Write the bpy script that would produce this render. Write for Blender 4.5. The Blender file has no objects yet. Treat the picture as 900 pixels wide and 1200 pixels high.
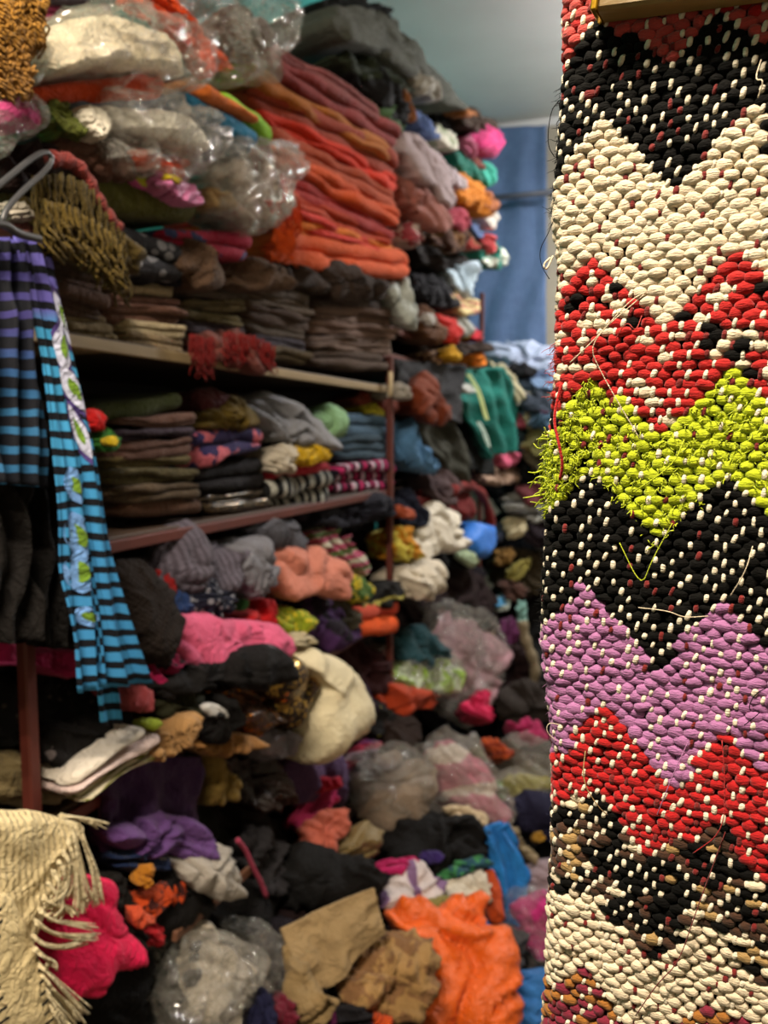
import bpy, math, random
import numpy as np
from mathutils import Vector, Matrix

# ------------------------------------------------------------------ camera, world, light, exposure
SC = bpy.context.scene
COL = SC.collection
FPX, CX, CY = 950.0, 450.0, 600.0            # focal length in pixels of the 900x1200 frame
EYE = 1.60
YAW, PITCH = math.radians(20.0), math.radians(5.41)
cam_d = bpy.data.cameras.new('camera')
cam = bpy.data.objects.new('camera', cam_d)
COL.objects.link(cam)
cam.location = (0, 0, EYE)
cam.rotation_euler = (math.pi / 2 - PITCH, 0, YAW)
cam_d.sensor_fit = 'VERTICAL'
cam_d.sensor_height = 36.0
cam_d.lens = FPX / 1200 * 36.0
cam_d.clip_start = 0.01
cam_d.dof.use_dof = True
cam_d.dof.focus_distance = 0.55
cam_d.dof.aperture_fstop = 7.2
SC.camera = cam
SC.view_settings.view_transform = 'Standard'
SC.view_settings.look = 'None'
SC.view_settings.exposure = 0.0
SC.view_settings.gamma = 1.0
SC.view_settings.use_curve_mapping = False
SC.cycles.max_bounces = 6
SC.cycles.transparent_max_bounces = 16

world = bpy.data.worlds.new('world')
SC.world = world
world.use_nodes = True
world.node_tree.nodes['Background'].inputs[0].default_value = (0.9, 0.95, 1.0, 1)
world.node_tree.nodes['Background'].inputs[1].default_value = 0.05

def area(name, loc, rot, sx, sy, power, color):
    d = bpy.data.lights.new(name, 'AREA')
    d.shape = 'RECTANGLE'; d.size = sx; d.size_y = sy
    d.energy = power; d.color = color
    o = bpy.data.objects.new(name, d)
    COL.objects.link(o)
    o.location = loc; o.rotation_euler = rot
    return o
LAMP_A = (-0.34, -0.20, 3.2)                  # ceiling tube over the near end of the aisle
LAMP_B = (0.35, 4.35, 3.42)                   # unseen tube added to light the far end of the aisle
area('near_tube_light', (LAMP_A[0], LAMP_A[1], LAMP_A[2] - 0.05), (math.radians(10), math.radians(-8), math.radians(14)), 0.9, 0.06, 122, (1.0, 0.86, 0.68))
area('far_fill_light', (LAMP_B[0], LAMP_B[1], LAMP_B[2] - 0.05), (0, 0, math.radians(90)), 1.0, 0.07, 70, (1.0, 0.97, 0.95))

# ------------------------------------------------------------------ helpers
RM = np.array(Matrix.Rotation(YAW, 3, 'Z') @ Matrix.Rotation(math.pi / 2 - PITCH, 3, 'X'))
CAM = np.array([0, 0, EYE])

def ray(px, py):
    v = np.array([(px - CX) / FPX, -(py - CY) / FPX, -1.0])
    return RM @ v                                # length along the axis is 1
def unproj(px, py, p0, n):
    d = ray(px, py)
    return CAM + d * (np.dot(p0 - CAM, n) / np.dot(d, n))
def project(p):
    q = RM.T @ (np.asarray(p) - CAM)
    return CX + FPX * q[0] / -q[2], CY - FPX * q[1] / -q[2]
def unit(v):
    v = np.asarray(v, float)
    return v / np.linalg.norm(v)

SHELF_X = -1.0
def heap_height(x, y):
    return 0.08 + 0.75 * min(max(-0.35 - x, 0), 1) + 0.10 * min(max(y - 2, 0), 3)
def surface(px, py, lift=0.0, X=None, Y=None):
    """where the sight line to a photo pixel meets the shelf front, the heap on the floor or the far pile"""
    d = ray(px, py)
    if X is not None:
        return CAM + d * (X / d[0]), unit((1, -0.12, 0.05))
    if Y is not None:
        return CAM + d * (Y / d[1]), unit((0.15, -1, 0.1))
    t = 0.6
    while t < 9:
        p = CAM + d * t
        if p[0] <= SHELF_X + 0.02:
            n = unit((1, -0.15, 0.08)); break
        if p[2] <= heap_height(p[0], p[1]):
            n = unit((0.5, -0.65, 0.5)); break
        if p[1] >= 4.75:
            n = unit((0.25, -1, 0.15)); break
        t += 0.01
    return CAM + d * (t - lift), n

def hash2(ix, iy, seed):
    h = (ix.astype(np.int64) * 374761393 + iy.astype(np.int64) * 668265263 + int(seed) * 1442695041) & 0xffffffff
    h = ((h ^ (h >> 13)) * 1274126177) & 0xffffffff
    return ((h ^ (h >> 16)) & 0xffff) / 65535.0
def vnoise(x, y, seed=0):
    x = np.asarray(x, float) + 0.0 * np.asarray(y, float); y = np.asarray(y, float) + 0.0 * x
    ix, iy = np.floor(x), np.floor(y)
    fx, fy = x - ix, y - iy
    ux, uy = fx * fx * fx * (fx * (fx * 6 - 15) + 10), fy * fy * fy * (fy * (fy * 6 - 15) + 10)
    a = hash2(ix, iy, seed); b = hash2(ix + 1, iy, seed); c = hash2(ix, iy + 1, seed); d = hash2(ix + 1, iy + 1, seed)
    return (a + (b - a) * ux + (c - a) * uy + (a - b - c + d) * ux * uy) * 2 - 1
def folds(a, b, seed, scale, theta):
    """creased cloth: warped ridges in two directions, -1..1"""
    wa = a + 1.1 * scale * vnoise(a / scale / 1.6, b / scale / 1.6, seed + 1)
    wb = b + 1.1 * scale * vnoise(a / scale / 1.6, b / scale / 1.6, seed + 2)
    out = 0
    for q, (th, sc_, am) in enumerate(((theta, 1.0, 0.75), (theta + 0.8, 0.6, -0.42), (theta - 0.6, 0.36, 0.24))):
        u = (wa * math.cos(th) + wb * math.sin(th)) / (scale * sc_)
        w = (-wa * math.sin(th) + wb * math.cos(th)) / (scale * sc_ * 4.2)
        nn = vnoise(u, w, seed + 11 + q)
        out = out + am * (2.2 * np.sqrt(np.abs(nn) + 0.006) - 1.1)
    return out

def lin(h):
    h = h.lstrip('#')
    c = [int(h[i:i + 2], 16) / 255 for i in (0, 2, 4)]
    return tuple((x / 12.92 if x <= 0.04045 else ((x + 0.055) / 1.055) ** 2.4) for x in c)

# ------------------------------------------------------------------ materials
MATS = {}
GAIN = 1.0
def ngain(c):
    return tuple(min(0.86, GAIN * (x / 0.8) ** 1.22 * 0.8) for x in c) + (1,)
class NT:
    def __init__(self, name):
        self.m = bpy.data.materials.new(name); self.m.use_nodes = True
        self.t = self.m.node_tree; self.b = self.t.nodes['Principled BSDF']
    def n(self, kind, **kw):
        nd = self.t.nodes.new(kind)
        for k, v in kw.items():
            if k.startswith('i_'):
                nd.inputs[int(k[2:])].default_value = v
            else:
                setattr(nd, k, v)
        return nd
    def l(self, a, b): self.t.links.new(a, b)
    def mix(self, fac, a, b, mode='MIX'):
        m = self.n('ShaderNodeMix', data_type='RGBA', blend_type=mode)
        for sock, v in ((m.inputs[0], fac), (m.inputs[6], a), (m.inputs[7], b)):
            if isinstance(v, bpy.types.NodeSocket): self.l(v, sock)
            else: sock.default_value = v
        return m.outputs[2]
    def math(self, op, a, b=None):
        m = self.n('ShaderNodeMath', operation=op)
        for sock, v in ((m.inputs[0], a), (m.inputs[1], b)):
            if v is None: continue
            if isinstance(v, bpy.types.NodeSocket): self.l(v, sock)
            else: sock.default_value = v
        return m.outputs[0]

def cloth(hexc, pat=None, hex2=None, freq=40.0, hex3=None, duty=0.5):
    """procedural textile; uv are metres on the cloth. pat: stripe, vstripe, check, floral, blotch, knit, sequin, rib, dash"""
    key = ('cloth', hexc, pat, hex2, freq, hex3, duty)
    if key in MATS: return MATS[key]
    T = NT('cloth_' + hexc + ('_' + pat if pat else ''))
    uv = T.n('ShaderNodeUVMap').outputs[0]
    sep = T.n('ShaderNodeSeparateXYZ'); T.l(uv, sep.inputs[0])
    ob = T.n('ShaderNodeTexCoord').outputs['Object']
    col = ngain(lin(hexc))
    c2 = ngain(lin(hex2)) if hex2 else None
    base = None
    bump_h = None
    if pat in ('stripe', 'vstripe', 'check', 'dash'):
        def band(axis, f, ph=0.0):
            wob = T.n('ShaderNodeTexNoise'); wob.inputs['Scale'].default_value = 9; T.l(ob, wob.inputs['Vector'])
            x = T.math('MULTIPLY', sep.outputs[axis], f)
            x = T.math('ADD', x, T.math('MULTIPLY', wob.outputs[0], 0.6))
            return T.math('LESS_THAN', T.math('FRACT', T.math('ADD', x, ph + 100.0)), duty)
        if pat == 'stripe': f = band(1, freq)
        elif pat == 'vstripe': f = band(0, freq)
        elif pat == 'check': f = T.math('MULTIPLY', band(0, freq), band(1, freq))
        else: f = T.math('MULTIPLY', band(0, freq * 0.22, 0.2), band(1, freq))
        base = T.mix(f, col, c2)
        if hex3:
            f3 = T.math('LESS_THAN', T.math('FRACT', T.math('ADD', T.math('MULTIPLY', sep.outputs[1 if pat != 'vstripe' else 0], freq * 0.5), 50.1)), 0.22)
            base = T.mix(f3, base, ngain(lin(hex3)))
    elif pat in ('floral', 'blotch'):
        vo = T.n('ShaderNodeTexVoronoi' if pat == 'floral' else 'ShaderNodeTexNoise')
        vo.inputs['Scale'].default_value = freq
        T.l(ob, vo.inputs['Vector'])
        f = T.math('LESS_THAN', vo.outputs[0], duty * 0.72) if pat == 'floral' else T.math('GREATER_THAN', vo.outputs[0], 1 - duty)
        base = T.mix(f, col, c2)
        if hex3:
            no = T.n('ShaderNodeTexNoise'); no.inputs['Scale'].default_value = freq * 0.6; T.l(ob, no.inputs['Vector'])
            base = T.mix(T.math('GREATER_THAN', no.outputs[0], 0.58), base, ngain(lin(hex3)))
    no = T.n('ShaderNodeTexNoise'); no.inputs['Scale'].default_value = 14; no.inputs['Detail'].default_value = 4
    T.l(ob, no.inputs['Vector'])
    vary = T.n('ShaderNodeMapRange'); vary.inputs[3].default_value = 0.72; vary.inputs[4].default_value = 1.24
    T.l(no.outputs[0], vary.inputs[0])
    comb = T.n('ShaderNodeCombineColor')
    for i in range(3): T.l(vary.outputs[0], comb.inputs[i])
    base = T.mix(1.0, base if base is not None else col, comb.outputs[0], 'MULTIPLY')
    T.l(base, T.b.inputs['Base Color'])
    T.b.inputs['Roughness'].default_value = 0.85
    T.b.inputs['Specular IOR Level'].default_value = 0.25
    T.b.inputs['Sheen Weight'].default_value = 0.06 if max(lin(hexc)) > 0.06 else 0.0
    T.b.inputs['Sheen Roughness'].default_value = 0.5
    fine = T.n('ShaderNodeTexNoise'); fine.inputs['Scale'].default_value = 260; fine.inputs['Detail'].default_value = 2
    T.l(ob, fine.inputs['Vector'])
    hgt = fine.outputs[0]
    if pat in ('knit', 'rib'):
        w = T.math('SINE', T.math('MULTIPLY', sep.outputs[0], freq * 6.283))
        if pat == 'knit': w = T.math('MULTIPLY', w, T.math('SINE', T.math('MULTIPLY', sep.outputs[1], freq * 6.283)))
        hgt = T.math('ADD', T.math('MULTIPLY', w, 0.8), hgt)
    bp = T.n('ShaderNodeBump'); bp.inputs['Strength'].default_value = 0.45; bp.inputs['Distance'].default_value = 0.004
    T.l(hgt, bp.inputs['Height'])
    cr = T.n('ShaderNodeTexNoise'); cr.inputs['Scale'].default_value = 24; cr.inputs['Detail'].default_value = 3; cr.inputs['Distortion'].default_value = 1.6
    T.l(ob, cr.inputs['Vector'])
    b2 = T.n('ShaderNodeBump'); b2.inputs['Strength'].default_value = 0.9; b2.inputs['Distance'].default_value = 0.017
    T.l(T.math('ABSOLUTE', T.math('SUBTRACT', cr.outputs[0], 0.5)), b2.inputs['Height']); T.l(bp.outputs[0], b2.inputs['Normal'])
    T.l(b2.outputs[0], T.b.inputs['Normal'])
    if pat == 'sequin':
        vo = T.n('ShaderNodeTexVoronoi'); vo.inputs['Scale'].default_value = freq; T.l(ob, vo.inputs['Vector'])
        pick = T.math('GREATER_THAN', vo.outputs['Color'], 0.62)
        T.l(T.mix(pick, base, ngain(lin(hex2))), T.b.inputs['Base Color'])
        T.l(pick, T.b.inputs['Metallic']); T.b.inputs['Roughness'].default_value = 0.25
        nm = T.n('ShaderNodeBump'); nm.inputs['Strength'].default_value = 1.0; nm.inputs['Distance'].default_value = 0.01
        T.l(vo.outputs['Color'], nm.inputs['Height']); T.l(nm.outputs[0], T.b.inputs['Normal'])
    if pat == 'satin':
        T.b.inputs['Roughness'].default_value = 0.4; T.b.inputs['Specular IOR Level'].default_value = 0.5
    MATS[key] = T.m
    return T.m

def plastic(tint='e8e4dc', cover=0.16, freq=36.0):
    """clear crinkled film: mostly see-through, glossy, a little milky"""
    key = ('plastic', tint, cover)
    if key in MATS: return MATS[key]
    T = NT('plastic_film_' + tint)
    out = T.t.nodes['Material Output']
    tr = T.n('ShaderNodeBsdfTransparent'); tr.inputs[0].default_value = (0.96, 0.96, 0.95, 1)
    gl = T.n('ShaderNodeBsdfGlossy'); gl.inputs['Roughness'].default_value = 0.08; gl.inputs[0].default_value = (0.95, 0.95, 0.95, 1)
    df = T.n('ShaderNodeBsdfDiffuse'); df.inputs[0].default_value = ngain(lin(tint))
    ob = T.n('ShaderNodeTexCoord').outputs['Object']
    no = T.n('ShaderNodeTexNoise'); no.inputs['Scale'].default_value = freq; no.inputs['Detail'].default_value = 4
    no.inputs['Distortion'].default_value = 1.4
    T.l(ob, no.inputs['Vector'])
    vo = T.n('ShaderNodeTexVoronoi'); vo.inputs['Scale'].default_value = freq * 1.1
    T.l(ob, vo.inputs['Vector'])
    r = T.math('ADD', T.math('ABSOLUTE', T.math('SUBTRACT', no.outputs[0], 0.5)), T.math('MULTIPLY', vo.outputs['Distance'], 0.35))
    bp = T.n('ShaderNodeBump'); bp.inputs['Strength'].default_value = 1.0; bp.inputs['Distance'].default_value = 0.06
    T.l(r, bp.inputs['Height'])
    for s in (gl, df): T.l(bp.outputs[0], s.inputs['Normal'])
    lw = T.n('ShaderNodeLayerWeight'); lw.inputs[0].default_value = 0.35; T.l(bp.outputs[0], lw.inputs['Normal'])
    T.t.nodes.remove(T.b)
    film = T.n('ShaderNodeMixShader'); film.inputs[0].default_value = 0.33; T.l(gl.outputs[0], film.inputs[1]); T.l(df.outputs[0], film.inputs[2])
    fac = T.math('MINIMUM', T.math('ADD', T.math('MULTIPLY', T.math('POWER', lw.outputs['Facing'], 1.5), 0.5), cover), 0.9)
    mx = T.n('ShaderNodeMixShader'); T.l(fac, mx.inputs[0]); T.l(tr.outputs[0], mx.inputs[1]); T.l(film.outputs[0], mx.inputs[2])
    T.l(mx.outputs[0], out.inputs[0])
    MATS[key] = T.m
    return T.m

def plain(name, hexc, rough=0.7, noise=6.0, amt=0.25, metal=0.0, bump=0.2, stretch=(1, 1, 1), emit=0, emit_col=(1, 1, 1)):
    key = ('plain', name)
    if key in MATS: return MATS[key]
    T = NT(name)
    ob = T.n('ShaderNodeTexCoord').outputs['Object']
    mp = T.n('ShaderNodeMapping'); mp.inputs['Scale'].default_value = stretch; T.l(ob, mp.inputs[0])
    no = T.n('ShaderNodeTexNoise'); no.inputs['Scale'].default_value = noise; no.inputs['Detail'].default_value = 6
    T.l(mp.outputs[0], no.inputs['Vector'])
    c = lin(hexc)
    lo = tuple(x * (1 - amt) for x in c) + (1,); hi = tuple(min(0.9, x * (1 + amt)) for x in c) + (1,)
    T.l(T.mix(no.outputs[0], lo, hi), T.b.inputs['Base Color'])
    T.b.inputs['Roughness'].default_value = rough; T.b.inputs['Metallic'].default_value = metal
    bp = T.n('ShaderNodeBump'); bp.inputs['Strength'].default_value = bump; bp.inputs['Distance'].default_value = 0.01
    T.l(no.outputs[0], bp.inputs['Height']); T.l(bp.outputs[0], T.b.inputs['Normal'])
    if emit:
        T.b.inputs['Emission Color'].default_value = emit_col + (1,); T.b.inputs['Emission Strength'].default_value = emit
    MATS[key] = T.m
    return T.m

# ------------------------------------------------------------------ mesh building
def mesh_obj(name, V, F, mats, parent=None, uv=None, origin=None, smooth=True, mat_idx=None):
    V = np.asarray(V, float)
    if origin is None:
        if parent is not None: origin = np.array(parent['_o'][:])
        else: origin = np.array([V[:, 0].mean(), V[:, 1].mean(), V[:, 2].min()])
    me = bpy.data.meshes.new(name)
    me.from_pydata((V - origin).tolist(), [], [list(map(int, f)) for f in F])
    if not isinstance(mats, (list, tuple)): mats = [mats]
    for m in mats: me.materials.append(m)
    if uv is not None:
        li = np.empty(len(me.loops), np.int32); me.loops.foreach_get('vertex_index', li)
        lay = me.uv_layers.new(name='UVMap')
        lay.data.foreach_set('uv', np.asarray(uv, np.float32)[li].ravel())
    if mat_idx is not None: me.polygons.foreach_set('material_index', np.asarray(mat_idx, np.int32))
    if smooth: me.polygons.foreach_set('use_smooth', np.ones(len(me.polygons), bool))
    me.update()
    o = bpy.data.objects.new(name, me)
    COL.objects.link(o)
    if parent is not None:
        o.parent = parent
    else:
        o.location = origin
        o['_o'] = [float(x) for x in origin]
    return o
def empty(name, origin):
    o = bpy.data.objects.new(name, None); COL.objects.link(o)
    o.location = origin; o['_o'] = [float(x) for x in origin]
    o.empty_display_size = 0.05
    return o
def tag(o, label, cat, group=None, kind=None):
    if label: o['label'] = label
    if cat: o['category'] = cat
    if group: o['group'] = group
    if kind: o['kind'] = kind
    return o
def struct(o, label=None, cat=None):
    o['kind'] = 'structure'
    if label: o['label'] = label
    if cat: o['category'] = cat
    return o

def box_vf(c, e1, e2, e3, h1, h2, h3, bev=0.0):
    c = np.asarray(c, float); e1, e2, e3 = unit(e1), unit(e2), unit(e3)
    if bev <= 0:
        V = [c + s1 * h1 * e1 + s2 * h2 * e2 + s3 * h3 * e3 for s1 in (-1, 1) for s2 in (-1, 1) for s3 in (-1, 1)]
        F = [(0, 1, 3, 2), (4, 6, 7, 5), (0, 4, 5, 1), (2, 3, 7, 6), (0, 2, 6, 4), (1, 5, 7, 3)]
        return np.array(V), F
    # bevelled: octagonal section along e1
    V, F = [], []
    sec = [(h2 - bev, h3), (h2, h3 - bev), (h2, -h3 + bev), (h2 - bev, -h3), (-h2 + bev, -h3), (-h2, -h3 + bev), (-h2, h3 - bev), (-h2 + bev, h3)]
    for s, k in ((-h1, 0.0), (-h1 + bev, 1.0), (h1 - bev, 1.0), (h1, 0.0)):
        for (a, b) in sec:
            a2 = a if k else math.copysign(max(abs(a) - bev, 0), a); b2 = b if k else math.copysign(max(abs(b) - bev, 0), b)
            V.append(c + s * e1 + a2 * e2 + b2 * e3)
    for r in range(3):
        for i in range(8):
            j = (i + 1) % 8
            F.append((r * 8 + i, r * 8 + j, r * 8 + 8 + j, r * 8 + 8 + i))
    F.append(tuple(range(7, -1, -1))); F.append(tuple(range(24, 32)))
    return np.array(V), F
def merge(parts):
    V, F, off = [], [], 0
    for v, f in parts:
        V.append(np.asarray(v)); F += [tuple(i + off for i in q) for q in f]; off += len(v)
    return np.concatenate(V), F
def grid_faces(nr, nc, wrap_c=False):
    F = []
    for i in range(nr - 1):
        for j in range(nc if wrap_c else nc - 1):
            j2 = (j + 1) % nc
            F.append((i * nc + j, i * nc + j2, (i + 1) * nc + j2, (i + 1) * nc + j))
    return F
def tube_vf(pts, rad, seg=6):
    P = np.asarray(pts, float); n = len(P)
    rad = np.full(n, rad) if np.isscalar(rad) else np.asarray(rad)
    T = np.gradient(P, axis=0); T /= np.linalg.norm(T, axis=1)[:, None] + 1e-9
    ref = np.array([0.31, 0.83, 0.47])
    A = np.cross(T, ref); A /= np.linalg.norm(A, axis=1)[:, None] + 1e-9
    B = np.cross(T, A)
    ang = np.arange(seg) * 2 * math.pi / seg
    V = (P[:, None] + rad[:, None, None] * (np.cos(ang)[None, :, None] * A[:, None] + np.sin(ang)[None, :, None] * B[:, None])).reshape(-1, 3)
    F = grid_faces(n, seg, True)
    F.append(tuple(range(seg))[::-1]); F.append(tuple(range((n - 1) * seg, n * seg)))
    return V, F
def spline(pts, n):
    P = np.asarray(pts, float)
    for _ in range(3):
        Q = [P[0]]
        for a, b in zip(P[:-1], P[1:]): Q += [0.75 * a + 0.25 * b, 0.25 * a + 0.75 * b]
        Q.append(P[-1]); P = np.array(Q)
    return resample(P, n)
def resample(P, n):
    s = np.concatenate([[0], np.cumsum(np.linalg.norm(np.diff(P, axis=0), axis=1))])
    t = np.linspace(0, s[-1], n)
    return np.stack([np.interp(t, s, P[:, k]) for k in range(P.shape[1])], 1)

def ell(cx, cy, rx, ry, rot=0, seed=0):
    a = np.arange(10) * 2 * math.pi / 10
    r = 1 + 0.14 * vnoise(np.cos(a) * 1.7 + seed * 3.1, np.sin(a) * 1.7, seed)
    x, y = rx * r * np.cos(a), ry * r * np.sin(a)
    t = math.radians(rot)
    return [(cx + x[i] * math.cos(t) - y[i] * math.sin(t), cy + x[i] * math.sin(t) + y[i] * math.cos(t)) for i in range(10)]

SEED = [100]
def lump_geo(poly, p0, n, depth, bulge, fscale, famp, seed, N=96, K=19, theta=None, edge=0.5, puff=3.0, rough=0.10, flat=0.5, slump=0.32):
    P = np.asarray(poly, float)
    Q = []
    for a, b in zip(P, np.roll(P, -1, 0)): Q += [0.88 * a + 0.12 * b, 0.12 * a + 0.88 * b]
    P = np.array(Q)
    P = resample(np.concatenate([P, P[:1]]), N + 1)[:-1]
    if rough > 0:
        cc = P.mean(0); rel = P - cc; rr_px = np.hypot(rel[:, 0], rel[:, 1]); an = np.arctan2(rel[:, 1], rel[:, 0])
        jag = 0.62 * vnoise(np.cos(an) * 2.6 + seed, np.sin(an) * 2.6, seed) + 0.5 * (1 - 2 * np.sqrt(np.abs(vnoise(np.cos(an) * 4.5, np.sin(an) * 4.5 + seed, seed + 9)) + 0.01))
        P = cc + rel * (1 + rough * jag)[:, None]
    W = np.array([unproj(x, y, p0, n) for x, y in P])
    c = W.mean(0)
    e1 = unit(np.cross((0, 0, 1), n)); e2 = np.cross(n, e1)
    A, B = (W - c) @ e1, (W - c) @ e2
    size = math.sqrt(max(A.max() - A.min(), 1e-3) * max(B.max() - B.min(), 1e-3))
    bulge = min(bulge * flat, 0.30 * size); fs = min(fscale, 0.42 * size); fa = min(famp, 0.20 * size)
    rnd = random.Random(seed)
    th = rnd.uniform(0, math.pi) if theta is None else math.radians(theta)
    rs = np.sin(np.linspace(0, 1, K + 1) * math.pi / 2)[1:]
    rows = []
    for r in rs: rows.append((r, bulge * (1 - r ** puff) ** 0.5 if r < 1 else 0.0, 1.0))
    for q in (0.12, 0.3, 0.6, 0.9, 1.0):
        rows.append(((1 - 0.22 * q ** 2) if q < 1 else 0.55, -depth * q, 1.0 - q))
    RR = np.array([r[0] for r in rows])[:, None]; HH = np.array([r[1] for r in rows])[:, None]; WW = np.array([r[2] for r in rows])[:, None]
    a = A[None] * RR; b = B[None] * RR
    oa, ob_ = rnd.uniform(0, 50), rnd.uniform(0, 50)
    # folds are followed round the rim so the outline creases too
    rim = 1 + np.clip(-HH, 0, None) / max(size, 0.05)
    f = folds(a * rim + oa, b * rim + ob_, seed, fs, th)
    big = vnoise((a + oa) / (fs * 2.4), (b + ob_) / (fs * 2.4), seed + 5)
    disp = (fa * f + 0.8 * fa * big) * (0.25 + 0.75 * np.clip(WW, 0, 1))
    inward = edge * disp * (RR ** 4) / np.maximum(np.hypot(A, B)[None], 1e-3)
    a2 = a * (1 + inward); b2 = b * (1 + inward)
    h = HH + disp * (1.0 - 0.3 * RR ** 6) - slump * b * np.clip(WW, 0, 1) * (B.max() - B.min() < 0.5)
    V = c + a2[..., None] * e1 + b2[..., None] * e2 + h[..., None] * n
    V = V.reshape(-1, 3)
    nr = len(rows)
    f0 = float(folds(np.array([oa]), np.array([ob_]), seed, fs, th)[0])
    V = np.concatenate([V, [c + n * (bulge + fa * f0)], [c - n * depth]])
    UV = np.concatenate([np.stack([a * rim, b * rim], -1).reshape(-1, 2), [[0, 0], [0, 0]]])
    F = grid_faces(nr, N, True)
    F = [q[::-1] for q in F]
    ic, ib = nr * N, nr * N + 1
    for j in range(N):
        F.append((j, (j + 1) % N, ic)[::-1] if False else (ic, j, (j + 1) % N))
        F.append((ib, (nr - 1) * N + (j + 1) % N, (nr - 1) * N + j))
    V[:, 2] = np.maximum(V[:, 2], 0.004)
    return V, F, UV

def place(poly, lift, X, Y):
    P = np.asarray(poly, float)
    c = (P.max(0) + P.min(0)) / 2
    return surface(c[0], c[1], lift, X, Y)
def lump(name, label, cat, mat, poly, lift=0.0, depth=0.14, bulge=0.04, fs=0.085, fa=0.042, X=None, Y=None, group=None, theta=None, nrm=None, puff=5.0, parent=None, edge=0.8, rough=0.10, N=96, K=19, flat=0.5, slump=0.32):
    SEED[0] += 7
    p0, n = place(poly, lift, X, Y)
    if X is not None and lift: p0 = p0 - ray(450, 600) * 0
    if nrm is not None: n = unit(nrm)
    if isinstance(mat, str): mat = cloth(mat)
    V, F, UV = lump_geo(poly, p0, n, depth, bulge, fs, fa, SEED[0], theta=theta, puff=puff, edge=edge, rough=rough, N=N, K=K, flat=flat, slump=slump)
    if X is not None or p0[0] < -0.9: V[:, 0] = np.maximum(V[:, 0], -1.6)
    o = mesh_obj(name, V, F, mat, parent, UV)
    if parent is None: tag(o, label, cat, group)
    return o

def slab_geo(q, p0, n, depth, k, seed, amp=0.006, lip=0.010, NU=30, crown=0.0):
    xl, ylt, ylb, xr, yrt, yrb = q
    A, B, C, D = [unproj(x, y, p0, n) for x, y in ((xl, ylt), (xr, yrt), (xr, yrb), (xl, ylb))]
    nh = unit((n[0], n[1], 0))
    rnd = random.Random(seed)
    prof = []                                    # (v, depth behind front, lip index)
    for d in (depth, depth * 0.6, depth * 0.25): prof.append((0.0, d, -1))
    for j in range(k):
        for t in np.linspace(0.0, 1.0, 7):
            prof.append(((j + 0.5 - 0.5 * math.cos(t * math.pi)) / k, 1 - math.sin(t * math.pi), j))
    for d in (depth * 0.25, depth * 0.6, depth): prof.append((1.0, d, -2))
    us = np.concatenate([[0, 0.006, 0.02, 0.045], np.linspace(0.08, 0.92, NU - 8), [0.955, 0.98, 0.994, 1]])
    nu = len(us); npf = len(prof)
    thick = 0.5 * (np.linalg.norm(A - D) + np.linalg.norm(B - C))
    width = np.linalg.norm(B - A)
    rr = min(0.5 * thick / k, 0.022)
    joff = [rnd.uniform(-1, 1) * lip for _ in range(k)]
    V = np.zeros((nu, npf, 3)); UV = np.zeros((nu, npf, 2))
    e = min(0.16, 0.5 * thick / max(width, 1e-3) + 0.04)
    Pn = np.array([[p[0], p[1], p[2]] for p in prof])
    for i, u in enumerate(us):
        T = A + (B - A) * u; Bo = D + (C - D) * u
        qq = max(0.0, (abs(2 * u - 1) - (1 - 2 * e)) / (2 * e))
        s = math.sqrt(max(1 - qq * qq, 0.0006))
        slen = 0.0
        for j, (v, d, li) in enumerate(prof):
            if li >= 0:
                wob = float(vnoise(np.array([u * width / 0.11 + li * 7.3]), np.array([seed * 0.37 + li]), seed)[0])
                dd = rr * d + joff[li] + lip * 1.2 * wob + 0.03 * (1 - s)
            else:
                dd = d
            vv = 0.5 + (v - 0.5) * s
            p = Bo + (T - Bo) * vv - nh * dd
            V[i, j] = p
            if j: slen += np.linalg.norm(V[i, j] - V[i, j - 1])
            UV[i, j] = (u * width, slen)
    u_ = us[:, None] * width; d_ = Pn[None, :, 0]
    wz = vnoise(u_ / 0.13 + seed * 1.7, d_ * 1.5 + seed, seed + 3) + 0.5 * vnoise(u_ / 0.05 + seed, d_ * 3, seed + 4)
    V[..., 2] += amp * wz + crown * (1 - (2 * us[:, None] - 1) ** 2) * d_
    V = V.reshape(-1, 3)
    F = grid_faces(nu, npf)
    F.append(tuple(range(npf - 1, -1, -1))); F.append(tuple(range((nu - 1) * npf, nu * npf)))
    F += [((i + 1) * npf, i * npf, i * npf + npf - 1, (i + 1) * npf + npf - 1)[::-1] for i in range(nu - 1)]
    return V, F, UV.reshape(-1, 2)
def slab(name, label, cat, mat, q, k=2, lift=0.0, depth=0.26, X=None, Y=None, group=None, amp=0.006, lip=0.010, crown=0.0, nrm=None):
    SEED[0] += 7
    xl, ylt, ylb, xr, yrt, yrb = q
    p0, n = surface((xl + xr) / 2, (ylt + ylb + yrt + yrb) / 4, lift, X, Y)
    n = unit((n[0], n[1], 0.0)) if nrm is None else unit(nrm)
    if isinstance(mat, str): mat = cloth(mat)
    V, F, UV = slab_geo(q, p0, n, depth, k, SEED[0], amp, lip, crown=crown)
    V[:, 2] = np.maximum(V[:, 2], 0.004)
    if p0[0] < -0.85: V[:, 0] = np.maximum(V[:, 0], -1.6)
    o = mesh_obj(name, V, F, mat, None, UV)
    return tag(o, label, cat, group)

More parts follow.
